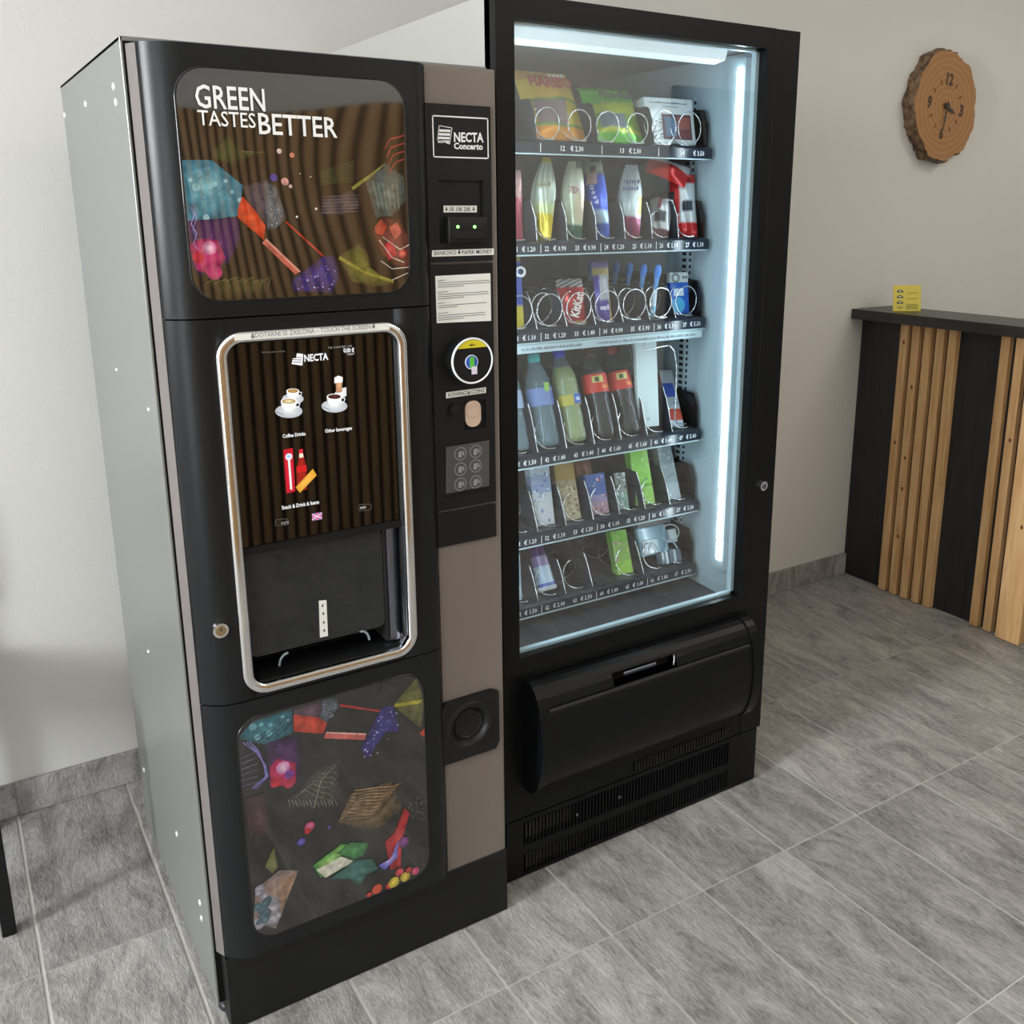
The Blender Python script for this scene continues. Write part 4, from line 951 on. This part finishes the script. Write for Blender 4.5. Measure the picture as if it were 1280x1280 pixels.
t = prod('candy_bag', 1.090, Z[0], 'bright green candy bag with yellow band on the top tray', 'candy bag', 1)
def gree(u, v, s_):
    if v > .82: return lin(104, 200, 60)
    if v > .60: return lin(90, 190, 50) if u < .15 or u > .86 else lin(96, 180, 60)
    if v > .44: return lin(200, 210, 70)
    if v > .2: return lin(120, 130, 140) if .12 < u < .62 else lin(150, 190, 60)
    if v > .16: return lin(190, 200, 70)
    return lin(110, 200, 70)
xf = frame(1.090, Z[0], .262, .080, .14); pouch('bag', xf, .140, .150, .045, gree, parent=t, nx=18, nz=30, seed=2, top_fold=.02)
mb = MB(); text(mb, 'Pico-Balla', -.045, .055, .098, .018, -.031, .03, c=lin(70, 60, 70), xf=onbag(0)); scribble(mb, 8, -.045, .045, .080, .011, -.031, c=lin(150, 160, 40), xf=onbag(0)); mb.build('lettering', 'print', t)
t = prod('carton', 1.243, Z[0], 'white flat carton with a reddish picture on the top tray', 'carton', 1)
xf = frame(1.243, Z[0], .265, .022, .105, -.04)
def tbox(mb, xf, x0, x1, y0, y1, z0, z1, c_, bev=0):
    i = len(mb.v); mb.box(x0, x1, y0, y1, z0, z1, c_, bev=bev, seg=1); mb.v[i:] = [tuple(xf(p)) for p in mb.v[i:]]
mb = MB(); tbox(mb, xf, -.072, .072, 0, .035, .006, .112, lin(228, 234, 236), .002); mb.build('box', 'print_gloss', t)
mb = MB(); tbox(mb, xf, -.024, .060, -.0012, 0, .016, .074, lin(104, 62, 66)); tbox(mb, xf, -.018, .014, -.0018, -.001, .022, .068, lin(96, 120, 150)); tbox(mb, xf, .018, .055, -.0018, -.001, .040, .068, lin(150, 84, 70)); tbox(mb, xf, .018, .055, -.0018, -.001, .022, .036, lin(120, 60, 60))
for k in range(60): a, b_ = random.uniform(-.066, -.028), random.uniform(.014, .060); tbox(mb, xf, a, a+.004, -.0012, 0, b_, b_+.002, lin(120, 124, 128))
mb.build('print', 'print', t)
mb = MB(); scribble(mb, 16, -.055, .055, .098, .004, -.0012, c=lin(90, 100, 110), xf=onbag(0)); scribble(mb, 10, -.02, .03, .090, .003, -.0012, c=lin(120, 120, 120), xf=onbag(0)); mb.build('lettering', 'print', t)
t = prod('carton', .760, Z[0], 'pale blue white carton at the left end of the top tray', 'carton', 1); xf = frame(.760, Z[0], .262, .03, .12)
mb = MB(); tbox(mb, xf, -.05, .052, 0, .03, 0, .085, lin(205, 214, 222), .002); mb.build('box', 'print', t); mb = MB(); tbox(mb, xf, -.045, .046, -.001, 0, .008, .04, lin(150, 170, 196)); mb.build('print', 'print', t)
# second tray: narrow snack bags
def snackbag(x, z, w_, h, dp, dy, yaw, paint, name, label, cat, row, seed, y=.262, m='foil', pinch=0, tf=0, roll=0, deco=None, taper=0):
    t = prod(name, x, z, label, cat, row); xf = frame(x, z, y, dy, h, yaw, roll)
    pouch('bag', xf, w_, h, dp, paint, m, t, 12, 24, seed=seed, pinch=pinch, wob=.005, top_fold=tf, taper=taper)
    if deco:
        mb = MB(); deco(mb, lambda p: xf((p.x, p.y, p.z))); mb.build('print', 'print', t)
    return t
def stripes(u, v, s_):
    if v > .93: return lin(214, 200, 70)
    if v > .45: return lin(208, 214, 196) if int(u*16) % 2 else lin(168, 178, 160)
    if v > .32: return lin(196, 204, 150)
    return lin(206, 180, 30)
snackbag(.868, Z[1], .056, .182, .040, .045, -.75, stripes, 'snack_bag', 'pale striped snack bag with a yellow foot', 'snack bag', 2, 3, taper=.75, roll=.06, deco=lambda mb, xf: scribble(mb, 4, -.012, .022, .112, .010, -.026, c=lin(120, 110, 60), xf=xf))
snackbag(.948, Z[1], .056, .174, .042, .034, -.75, bands([(0, .2, (60, 100, 80)), (.2, 1, (206, 212, 186)), (.9, 1, (110, 140, 110), .6, 1), (.25, .55, (222, 206, 176), .7, 1), (.55, .72, (214, 206, 200), .55, .85)]), 'snack_bag', 'cream snack bag with a dark green foot', 'snack bag', 2, 4, tf=.01, taper=.5, roll=.04, deco=lambda mb, xf: text(mb, '7D', -.004, .018, .098, .014, -.027, .02, c=lin(150, 90, 90), xf=xf))
snackbag(1.030, Z[1], .052, .178, .032, .040, -.70, bands([(0, .2, (50, 90, 190)), (.2, .36, (170, 196, 220)), (.36, .82, (44, 84, 200)), (.70, .86, (214, 180, 176), .15, .6), (.84, 1, (190, 204, 180)), (.84, .93, (90, 100, 90), .3, .6), (.0, .4, (190, 214, 230), 0, .25)]), 'snack_bag', 'blue snack bag with a white foil top', 'snack bag', 2, 5, tf=.02, taper=.3, roll=-.10, deco=lambda mb, xf: [text(mb, ch, -.010+.003*k, -.002+.003*k, .108-.011*k, .009, -.025, .02, c=lin(225, 232, 240), xf=xf) for k, ch in enumerate('Qood')])
snackbag(1.110, Z[1], .060, .172, .050, .048, -.75, bands([(0, .27, (150, 60, 100)), (.27, 1, (206, 218, 222)), (.3, .55, (226, 200, 120), .84, 1)]), 'snack_bag', 'white snack bag with a purple pink foot', 'snack bag', 2, 6, taper=.55, roll=.02, deco=lambda mb, xf: (scribble(mb, 6, -.012, .026, .120, .010, -.03, c=lin(90, 80, 130), xf=xf), scribble(mb, 6, -.012, .026, .104, .009, -.03, c=lin(90, 80, 130), xf=xf)))
snackbag(1.205, Z[1], .056, .120, .030, .06, -.7, bands([(0, .18, (90, 40, 50)), (.18, 1, (214, 218, 222)), (.3, .5, (60, 66, 78), .3, .8), (.55, .95, (150, 60, 70), .35, .5), (.82, 1, (60, 60, 66))]), 'snack_bag', 'small white and dark red bag left of the red folded bag', 'snack bag', 2, 7, y=.270, roll=.1)
t = snackbag(1.288, Z[1], .066, .150, .036, .03, -.35, bands([(0, .24, (196, 30, 34)), (.24, 1, (220, 226, 230)), (.24, .88, (190, 24, 30), 0, .28), (.40, .55, (50, 56, 66), .4, .8), (.84, 1, (200, 30, 34))]), 'snack_bag', 'red and white snack bag folded over at the top', 'snack bag', 2, 8, y=.266)
xf = frame(1.247, Z[1]+.128, .285, .0, .1, -.2, -1.25)
def redtop(u, v, s_): return lin(196, 26, 30) if v < .62 or u < .6 else lin(222, 228, 232)
pouch('folded_top', frame(1.300, Z[1]+.138, .275, .03, .06, -.25, -1.15), .055, .105, .028, lambda u, v, s_: lin(222, 226, 230) if u > .62 else lin(192, 26, 30), 'foil', t, 10, 14, seed=9)
snackbag(.800, Z[1], .05, .150, .03, .03, -.4, bands([(0, .6, (170, 60, 80)), (.6, 1, (214, 170, 170))]), 'snack_bag', 'pink red snack bag at the left end of the second tray', 'snack bag', 2, 10)
# third tray
def ringd(mb, xf, x, z, r, y, c_):
    n = 14; mb.loops([[tuple(xf(Vector((x+q*math.cos(2*PI*i/n), y, z+q*math.sin(2*PI*i/n))))) for i in range(n)] for q in (r, r*.55)], c=c_)
snackbag(.800, Z[2], .052, .158, .03, .03, -.3, bands([(0, .30, (206, 186, 60)), (.30, .93, (40, 76, 170)), (.36, .62, (120, 170, 210), .3, .6), (.93, 1, (210, 200, 90))]), 'snack_bag', 'blue and yellow bag at the left end of the third tray', 'snack bag', 3, 11, deco=lambda mb, xf: (ringd(mb, xf, .004, .118, .010, -.021, lin(200, 220, 235)), ringd(mb, xf, .020, .122, .012, -.020, lin(225, 225, 225))))
def kit(u, v, s_):
    if v > .80: return lin(205, 205, 208) if (int(u*6)+int(v*24)) % 2 else lin(70, 74, 80)
    return lin(190, 40, 44) if v > .06 or u < .5 else lin(206, 176, 110)
snackbag(.968, Z[2], .066, .106, .022, .040, -.12, kit, 'chocolate_bar', 'red chocolate bar with a checked silver top', 'chocolate bar', 3, 12, deco=lambda mb, xf: (text(mb, 'KitKat', -.030, .026, .022, .022, -.017, .035, c=lin(235, 226, 222), xf=lambda p: xf(Vector((p.x*.42+.0-(p.z-.03)*.9+.006, p.y, p.x*1.0+.042+(p.z-.03)*.3))))))
snackbag(1.048, Z[2], .040, .140, .028, .038, -.3, bands([(0, .36, (106, 88, 176)), (.36, .8, (196, 198, 206)), (.36, .8, (92, 80, 160), 0, .25), (.78, .9, (206, 186, 120)), (.9, 1, (150, 130, 190)), (0, .7, (190, 160, 90), .86, 1)]), 'chocolate_bar', 'purple and silver chocolate bar with a gold top', 'chocolate bar', 3, 13, deco=lambda mb, xf: scribble(mb, 4, -.012, .010, .025, .012, -.019, c=lin(220, 214, 235), xf=xf))
def toothbrush(x, y, z, dy, n):
    t = thing('toothbrush', (x, y, z), 'blue toothbrush pack standing in the third tray, number %d of six from the front' % n if n > 1 else 'blue and white toothbrush pack standing foremost in its lane', 'toothbrush', 'toothbrushes on the third tray')
    xf = frame(x, z, y, dy, .12, -.5, .10)
    mb = MB(); prof = [(.004, 0), (.007, .004), (.0075, .03), (.005, .07), (.0065, .10)]
    mb.loops([[tuple(xf((r*math.cos(2*PI*i/10), r*.6*math.sin(2*PI*i/10), zz))) for i in range(10)] for r, zz in prof], capa=True, capb=True, c=[lin(170, 205, 225), lin(120, 180, 215), lin(196, 214, 226), lin(70, 140, 205)])
    mb.build('handle', 'print_gloss', t)
    mb = MB(); mb.loops([[tuple(xf((r*math.cos(2*PI*i/12), r*.7*math.sin(2*PI*i/12), zz))) for i in range(12)] for r, zz in ((.0066, .098), (.0085, .104), (.009, .116), (.007, .124), (.003, .128))], capa=True, capb=True, c=lin(30, 120, 215)); mb.build('cap', 'print_gloss', t)
NTH = ['foremost', 'second', 'third', 'fourth', 'fifth', 'rearmost']
for k in range(6):
    toothbrush(1.190, .262+.055*k, Z[2], -.006, k+1)
for o in bpy.data.objects:
    if o.name.startswith('toothbrush'):
        k = int(round((o.location.y-.262)/.055)); o['label'] = 'blue and white toothbrush, %s of the six in one lane' % NTH[k]
t = prod('tissue_pack', 1.287, Z[2], 'blue pocket pack with a white top on the third tray', 'tissue pack', 3); xf = frame(1.287, Z[2], .268, .012, .1, -.15)
mb = MB(); tbox(mb, xf, -.027, .027, 0, .022, .004, .082, lin(30, 96, 200), .003); tbox(mb, xf, -.026, .026, .001, .021, .080, .106, lin(222, 228, 230), .002); mb.build('pack', 'print_gloss', t)
mb = MB(); tbox(mb, xf, -.018, .010, -.001, 0, .048, .066, lin(200, 220, 235)); n = 16; mb.face([tuple(xf((-.006+.019*math.cos(2*PI*i/n), -.0008, .026+.019*math.sin(2*PI*i/n)))) for i in range(n)], lin(60, 170, 220)); ringd(mb, xf, -.012, .092, .012, -.001, lin(120, 128, 130)); tbox(mb, xf, .008, .013, -.001, 0, .09, .096, lin(90, 96, 100)); tbox(mb, xf, .016, .021, -.001, 0, .09, .096, lin(90, 96, 100)); mb.build('print', 'print', t)
# bottle tray
def bottle(x, z, label, body, liquid, cap, lab, dy=.075, h=.225, r=.031, two=None, y=.268):
    t = prod('drink_bottle', x, z, label, 'bottle', 4); xf = frame(x, z, y, dy, h)
    X = lambda p: xf((p.x, p.y, p.z)); k = h/.225
    pr = [(.020, .000), (.028, .003), (r, .012), (r, .030), (r*.93, .040), (r, .052), (r*.96, .075), (r*.90, .090), (r, .108), (r, .145), (r*.93, .160), (r*.72, .178), (.016, .194), (.0125, .200), (.0125, .209)]
    pr = [(a, b_*k) for a, b_ in pr]
    MB().lathe(pr, 0, 0, 20, xf=X).build('bottle_body', body, t)
    if liquid:
        MB().lathe([(max(a-.0012, .002), b_+.001) for a, b_ in pr if b_ < two*k], 0, 0, 20, xf=X).build('liquid', liquid, t)
    MB().lathe([(.0145, .203*k), (.015, .206*k), (.015, .219*k), (.013, .222*k)], 0, 0, 18, xf=X, c=lin(*cap)).build('cap', 'print', t)
    z0, z1, cc, deco = lab; mb = MB(); mb.lathe([(r*.97+.0008, z0*k), (r+.0009, (z0+.004)*k), (r+.0009, (z1-.004)*k), (r*.97+.0008, z1*k)], 0, 0, 20, xf=X, c=lin(*cc), capa=False, capb=False)
    if deco: deco(mb, X, r, k)
    mb.build('label', 'print', t)
def patch(mb, X, r, a0, a1, z0, z1, c_, n=5):
    L = [[tuple(X(Vector(((r+.0016)*math.sin(t), -(r+.0016)*math.cos(t), zz)))) for t in [a0+(a1-a0)*i/n for i in range(n+1)]] for zz in (z0, z1)]
    mb.loops(L, closed=False, c=c_)
def coladeco(mb, X, r, k):
    patch(mb, X, r, -.75, .1, .134*k, .150*k, lin(206, 200, 120)); patch(mb, X, r, -.55, -.2, .136*k, .147*k, lin(70, 80, 60)); patch(mb, X, r, -.05, .55, .118*k, .126*k, lin(232, 140, 60))
bottle(1.058, Z[3], 'cola bottle with red label left of the other cola', 'bottle_top_clear', 'cola', (60, 20, 22), (.110, .156, (206, 56, 44), coladeco), two=.165)
bottle(1.137, Z[3], 'cola bottle with red label next to the white panel', 'bottle_top_clear', 'cola', (150, 40, 44), (.110, .156, (206, 56, 44), coladeco), two=.165, dy=.09)
bottle(.894, Z[3], 'clear water bottle with a turquoise cap', 'bottle_clear', None, (70, 190, 190), (.098, .140, (120, 140, 190), lambda mb, X, r, k: (patch(mb, X, r, -.1, .35, .13*k, .15*k, lin(150, 200, 90)), patch(mb, X, r, .4, .8, .10*k, .13*k, lin(60, 90, 200)))), dy=.065, h=.222)
bottle(.973, Z[3], 'yellow lemonade bottle with a dark blue cap', 'bottle_clear', 'yellow_drink', (40, 60, 190), (.086, .112, (196, 184, 80), lambda mb, X, r, k: (patch(mb, X, r, -.05, .75, .088*k, .112*k, lin(60, 100, 190), 8), patch(mb, X, r, .1, .6, .096*k, .104*k, lin(210, 222, 240), 8))), two=.185, dy=.08, h=.228)
bottle(.812, Z[3], 'clear bottle with a turquoise cap cut by the door edge', 'bottle_clear', None, (70, 190, 190), (.098, .140, (150, 170, 200), None), dy=.065, h=.222)
t = prod('flat_box', 1.192, Z[3], 'tall white grey flat box beside the cola', 'box', 4); xf = frame(1.192, Z[3], .262, .022, .22, -.05)
mb = MB(); tbox(mb, xf, -.032, .032, 0, .012, .012, .232, lin(196, 212, 214), .0015); mb.build('box', 'print', t)
mb = MB(); ringd(mb, xf, -.008, .218, .006, -.0012, lin(160, 175, 178)); tbox(mb, xf, -.004, .002, -.0012, 0, .03, .036, lin(150, 168, 172)); mb.build('print', 'print', t)
MB().tube([(1.150, .248, 1.13), (1.18, .246, 1.131), (1.235, .246, 1.136), (1.252, .247, 1.12), (1.262, .248, 1.08), (1.262, .248, 1.00), (1.262, .249, .945), (1.275, .250, .932), (1.30, .25, .930)], .0016, 6).build('wire_guard', 'wire_metal', trays[3])
mb = MB()
mb.tube([(1.26+.02*math.cos(t)+.012*math.sin(2.3*t), .42+.03*math.sin(1.7*t), 1.09+.035*math.sin(t)) for t in [i*.35 for i in range(40)]], .0014, 5); mb.build('cable', 'rail_light', trays[3])
t = prod('toothpaste_carton', 1.275, Z[3], 'white, red and blue slim carton tilted in the bottle tray', 'carton', 4); xf = frame(1.280, Z[3]+.004, .258, .11, .135, -.35)
mb = MB(); tbox(mb, xf, -.018, .018, 0, .022, 0, .165, lin(196, 208, 216), .001); mb.build('box', 'print_gloss', t)
mb = MB(); tbox(mb, xf, -.017, .017, -.0012, 0, .018, .050, lin(206, 76, 50)); tbox(mb, xf, -.017, .012, -.0012, 0, .085, .125, lin(60, 90, 190)); tbox(mb, xf, -.019, -.018, .001, .02, .10, .16, lin(190, 60, 60)); mb.build('print', 'print', t)
# fifth tray
def carton(x, z, w_, h, dp, dy, yaw, label, cols, row, name='snack_pack', cat='pack', y=.262, noise=None, seed=0):
    t = prod(name, x, z, label, cat, row); xf = frame(x, z, y, dy, h, yaw)
    mb = MB(); i = len(mb.v); n = len(cols); zz = 0
    for fr, cc in cols: tbox(mb, xf, -w_/2, w_/2, 0, dp, zz*h, (zz+fr)*h, lin(*cc), .0008); zz += fr
    mb.build('pack_body', 'print_gloss', t)
    if noise:
        rnd = random.Random(seed); mb = MB()
        for k in range(noise[0]):
            a, b_ = rnd.uniform(-w_*.46, w_*.38), rnd.uniform(h*noise[1], h*noise[2]); tbox(mb, xf, a, a+rnd.uniform(.002, .007), -.0009-.00001*k, 0, b_, b_+rnd.uniform(.002, .008), lin(*noise[3+k % (len(noise)-3)]))
        mb.build('print', 'print', t)
    return t
carton(.885, Z[4], .052, .150, .03, .036, -.1, 'white pack with a blue upper left on the fifth tray', [(.18, (206, 206, 214)), (.34, (200, 204, 208)), (.28, (150, 164, 196)), (.20, (196, 206, 222))], 5, noise=(36, .05, .95, (120, 140, 190), (222, 226, 230), (172, 170, 176), (84, 110, 180)), seed=1)
carton(.961, Z[4], .052, .146, .03, .05, -.1, 'brown and beige pack with an ochre top', [(.55, (192, 178, 150)), (.12, (176, 160, 132)), (.33, (170, 138, 70))], 5, noise=(44, .03, .62, (150, 130, 100), (216, 208, 190), (126, 108, 84)), seed=2)
t = carton(1.044, Z[4], .054, .100, .03, .03, -.1, 'blue and pink pack standing in front of a brown one', [(.30, (186, 150, 160)), (.18, (160, 150, 190)), (.52, (84, 110, 176))], 5, noise=(22, .02, .9, (206, 190, 206), (150, 80, 96), (120, 140, 200)), seed=3)
snackbag(1.036, Z[4], .072, .158, .03, .05, -.05, bands([(0, 1, (150, 104, 86)), (.8, 1, (160, 112, 92))]), 'snack_pack', 'rounded brown bag behind the blue and pink pack', 'pack', 5, 21, y=.315)
carton(1.118, Z[4], .030, .092, .02, .034, -.2, 'narrow green and white patterned pack on the fifth tray', [(.45, (140, 168, 160)), (.55, (150, 158, 156))], 5, noise=(34, .02, .95, (60, 76, 74), (216, 224, 222), (110, 150, 140)), seed=4)
carton(1.190, Z[4], .052, .152, .03, .055, -.12, 'bright light green tall pack', [(.30, (150, 196, 90)), (.04, (110, 160, 60)), (.66, (140, 206, 70))], 5, noise=(16, .02, .98, (176, 222, 120), (120, 186, 60)), seed=5)
carton(1.280, Z[4], .044, .150, .03, .066, -.12, 'pale grey white tall pack at the right of the fifth tray', [(.28, (200, 212, 218)), (.72, (176, 190, 196))], 5, noise=(12, .02, .98, (214, 222, 226), (150, 164, 172)), seed=6)
# bottom tray
carton(.803, Z[5], .030, .116, .02, .01, -.1, 'pale blue slim pack at the left end of the bottom tray', [(.3, (190, 206, 214)), (.7, (150, 176, 200))], 6, noise=(12, .02, .98, (210, 220, 226), (110, 150, 190)), seed=7)
t = prod('drink_can', .893, Z[5], 'white and violet can lying with its open end forward', 'can', 6); xf = frame(.893, Z[5]+.004, .268, .05, .1); X = lambda p: xf((p.x, p.y, p.z))
MB().lathe([(.024, 0), (.027, .003), (.027, .010), (.024, .018), (.022, .060), (.021, .085), (.018, .11)], 0, 0, 20, xf=X, c=[lin(214, 218, 222), lin(206, 210, 216), lin(70, 84, 170), lin(176, 196, 218), lin(150, 130, 180), lin(90, 50, 110)]).build('can_body', 'print_gloss', t)
MB().lathe([(.0225, -.001), (.014, -.0015), (.002, -.001)], 0, 0, 20, xf=X, c=lin(150, 155, 160)).build('can_lid', 'print_gloss', t)
carton(1.128, Z[5], .046, .112, .028, .045, -.1, 'lime green pack with a pink streak on the bottom tray', [(.3, (150, 200, 70)), (.45, (150, 190, 90)), (.25, (136, 206, 66))], 6, noise=(20, .05, .95, (196, 120, 150), (180, 214, 110), (120, 180, 60), (200, 200, 150)), seed=8)
t = prod('cable_pack', 1.255, Z[5], 'clear bag holding a white charger and cables', 'accessory pack', 6); xf = frame(1.250, Z[5], .262, .036, .11, -.05)
mb = MB(); tbox(mb, xf, -.062, .030, .004, .02, .028, .104, lin(150, 190, 212), .003); tbox(mb, xf, -.055, -.004, 0, .004, .032, .070, lin(206, 220, 228), .002); mb.build('charger', 'print_gloss', t)
mb = MB(); tbox(mb, xf, -.062, .045, -.001, .02, .104, .118, lin(110, 104, 110), .001); mb.build('header_card', 'print', t)
mb = MB(); [tbox(mb, xf, -.012+.013*k, -.004+.013*k, -.016, .004, .000, .034, lin(*((190, 205, 214) if k % 2 else (90, 104, 116))), .001) for k in range(5)]; tbox(mb, xf, -.014, .052, -.012, .006, .004, .030, lin(120, 136, 150)); mb.build('plug_row', 'print_gloss', t)
mb = MB(); tbox(mb, xf, .028, .052, -.008, .004, .052, .086, lin(214, 224, 226), .001); mb.build('tag_card', 'print', t)
MB().tube([tuple(xf((-.045+.09*k/20, -.010, .045+.018*math.sin(k*.5)))) for k in range(21)], .002, 6).build('cable', 'rail_light', t)
MB().tube([tuple(xf((.03+.03*math.cos(k*.45), -.009, .078+.022*math.sin(k*.45)))) for k in range(15)], .002, 6).build('cable', 'rail_light', t)

# ------------------------------------------------------------------ counter on the right
CXF = 2.757
ct = thing('reception_counter', (2.85, .2, 0), 'black wood counter with upright light timber slats on its front', 'counter')
CY0 = -.75
body = MB().box(CXF, CXF+.16, CY0, YW-.001, .001, 1.050).build('front_panel', 'black_wood', ct)
MB().box(CXF-.068, CXF+.16, CY0-.03, YW-.001, 1.050, 1.087, bev=.001, seg=1).build('counter_top', 'black_top', ct)
sm = slat_mesh('wood_slat', .026, .031, 1.046)
ys_ = [.703-.0505*k for k in range(5)]+[.302, .249]
ys_ += [.03-.0505*k for k in range(3)]+[-.32-.0505*k for k in range(5)]
for y in ys_:
    s_ = bpy.data.objects.new('wood_slat', sm); s_.location = Vector((CXF-.0132, y, .003))-origin(ct); link(s_, ct)
MB().box(CXF-.045, CXF-.0002, .118, .205, .003, 1.049, bev=.002, seg=1).build('wood_post', 'wood_slat', ct)
for y, z in ((.703, .98), (.652, .82), (.652, .43), (.652, .24), (.703, .60), (.652, .55), (.249, .70), (.16, .42)):
    xk = CXF-.0264 if y != .16 else CXF-.0452
    MB().loops([[(xk-.0003, y+r*math.cos(2*PI*i/10)*.8-.004, z+r*1.3*math.sin(2*PI*i/10)) for i in range(10)] for r in (.006, .0005)]).build('knot', 'knot', ct)
# yellow cards
t = thing('card_stack', (2.785, .75, 1.0872), 'yellow printed card stack standing on the black counter top', 'cards')
Rz = Matrix.Rotation(-.50, 3, 'Z'); xf = lambda p: Vector((2.785, .74, 1.0875)) + Rz @ (Matrix.Rotation(-.16, 3, 'X') @ Vector(p))
for k in range(3):
    mb = MB(); tbox(mb, xf, -.052+.003*k, .052+.003*k, .004*k, .004*k+.0035, 0, .090+.003*k, None, .0004); mb.build('card', 'yellow_card', t)
mb = MB()
for k in range(3):
    zz = .074-.021*k; tbox(mb, xf, -.038, -.014, -.0008, 0, zz-.004, zz+.002, lin(60, 60, 50)); tbox(mb, xf, -.032, -.020, -.001, 0, zz+.001, zz+.006, lin(60, 60, 50)); tbox(mb, xf, -.030, -.022, -.0012, 0, zz-.001, zz+.003, lin(235, 235, 230)); tbox(mb, xf, .000, .042, -.0008, 0, zz-.008, zz-.006, lin(150, 140, 60))
for k in range(4): tbox(mb, xf, -.004, .044, -.0008, 0, .020-.004*k, .0215-.004*k, lin(120, 112, 50))
tbox(mb, xf, -.036, -.016, -.0008, 0, .010, .018, lin(176, 164, 70)); mb.build('print', 'print', t)

# ------------------------------------------------------------------ clock
CC = Vector((3.075, .905, 1.835))
ck = thing('wall_clock', CC, 'round wall clock cut from a tree slice with bark edge', 'clock')
rnd = random.Random(5); N_ = 96
ph = [rnd.uniform(0, 6) for _ in range(6)]
def rad(t, o=0): return .185+.006*math.sin(2*t+ph[0])+.004*math.sin(5*t+ph[1])+.003*math.sin(11*t+ph[2])+o*(.5+.5*math.sin(23*t+ph[3])*math.sin(9*t+ph[4]))
jit = [rnd.uniform(-.0035, .0035) for _ in range(N_)]
def rim(y, o, j=1, k=1): return [(CC.x+k*(rad(2*PI*i/N_, o)+jit[i]*j)*math.cos(2*PI*i/N_), y, CC.z+k*(rad(2*PI*i/N_, o)+jit[i]*j)*1.03*math.sin(2*PI*i/N_)) for i in range(N_)]
y0 = YW-.001; yf = YW-.052
MB().loops([rim(y0, .010), rim(y0-.015, .014), rim(y0-.036, .012), rim(yf+.002, .008), rim(yf, .003, .6)]).build('bark_edge', 'bark', ck)
fo = MB(); fo.face(rim(yf+.0002, .003, .6)); fo.face(list(reversed(rim(yf+.02, .002, .6)))); fo.build('clock_face', 'wood_face', ck)
ROT = -.11
def cp_(ang, r): t = PI/2-ang+ROT; return CC.x-.004+r*math.cos(t), CC.z+r*math.sin(t)
ROTM = Matrix.Rotation(-ROT*-1, 2)
for h_ in range(1, 13):
    a = 2*PI*h_/12; mb = MB()
    if h_ % 3 == 0:
        x, z = cp_(a, .098); sz = .040
        def rot2(p, x=x, z=z): d = Vector((p.x-x, p.z-z)); q = Matrix(((math.cos(ROT), -math.sin(ROT)), (math.sin(ROT), math.cos(ROT)))) @ d; return Vector((x+q.x, p.y, z+q.y))
        ww = .042 if h_ == 12 else .024
        text(mb, str(h_), x-ww/2, x+ww/2, z-sz/2, sz, yf-.0008, .05, xf=rot2); mb.build('numeral', 'burnt', ck)
    else:
        x, z = cp_(a, .080); x2, z2 = cp_(a, .101); d = Vector((x2-x, z2-z)).normalized()*.0035
        mb.face([(x-d.y, yf-.0006, z+d.x), (x+d.y, yf-.0006, z-d.x), (x2+d.y, yf-.0006, z2-d.x), (x2-d.y, yf-.0006, z2+d.x)]); mb.build('tick', 'burnt_red', ck)
def hand(name, ang, L_, w_, y):
    x, z = cp_(ang, -.018); x2, z2 = cp_(ang, L_); xm, zm = cp_(ang, L_*.6); d = Vector((x2-x, z2-z)).normalized(); n_ = Vector((-d.y, d.x))
    pts = [(x+n_.x*w_*.5, z+n_.y*w_*.5), (xm+n_.x*w_, zm+n_.y*w_), (x2, z2), (xm-n_.x*w_, zm-n_.y*w_), (x-n_.x*w_*.5, z-n_.y*w_*.5)]
    MB().prism(pts, 'y', y, y+.0015).build(name, 'hand_dark', ck)
hand('hour_hand', 2*PI*(3.62)/12, .062, .006, yf-.006); hand('minute_hand', 2*PI*30.4/60, .088, .004, yf-.009)
MB().disc(CC.x-.004, CC.z, yf-.012, yf, .011, 16).build('hand_hub', 'hand_dark', ck)

# ------------------------------------------------------------------ chair at the left edge
ch = thing('chair', (-.53, .66, 0), 'black chair with square metal legs cut off by the left picture edge', 'chair')
for fx, fy in ((-.3105, .4635), (-.755, .4635), (-.345, .865), (-.72, .865)):
    MB().box(fx-.0135, fx+.0135, fy-.0135, fy+.0135, .001, .44, bev=.002, seg=1).build('leg', 'black_matte', ch)
MB().box(-.765, -.30, .45, .88, .44, .475, bev=.01).build('seat', 'black_plastic', ch)
MB().box(-.735, -.33, .862, .884, .60, .88, bev=.008).build('backrest', 'black_plastic', ch)
for fx in (-.70, -.365): MB().box(fx-.010, fx+.010, .862, .880, .475, .62, bev=.002, seg=1).build('back_post', 'black_matte', ch)
for a in ((-.30, -.77, .455, .472), ): MB().box(-.742, -.324, .458, .470, .395, .42).build('rail', 'black_matte', ch)
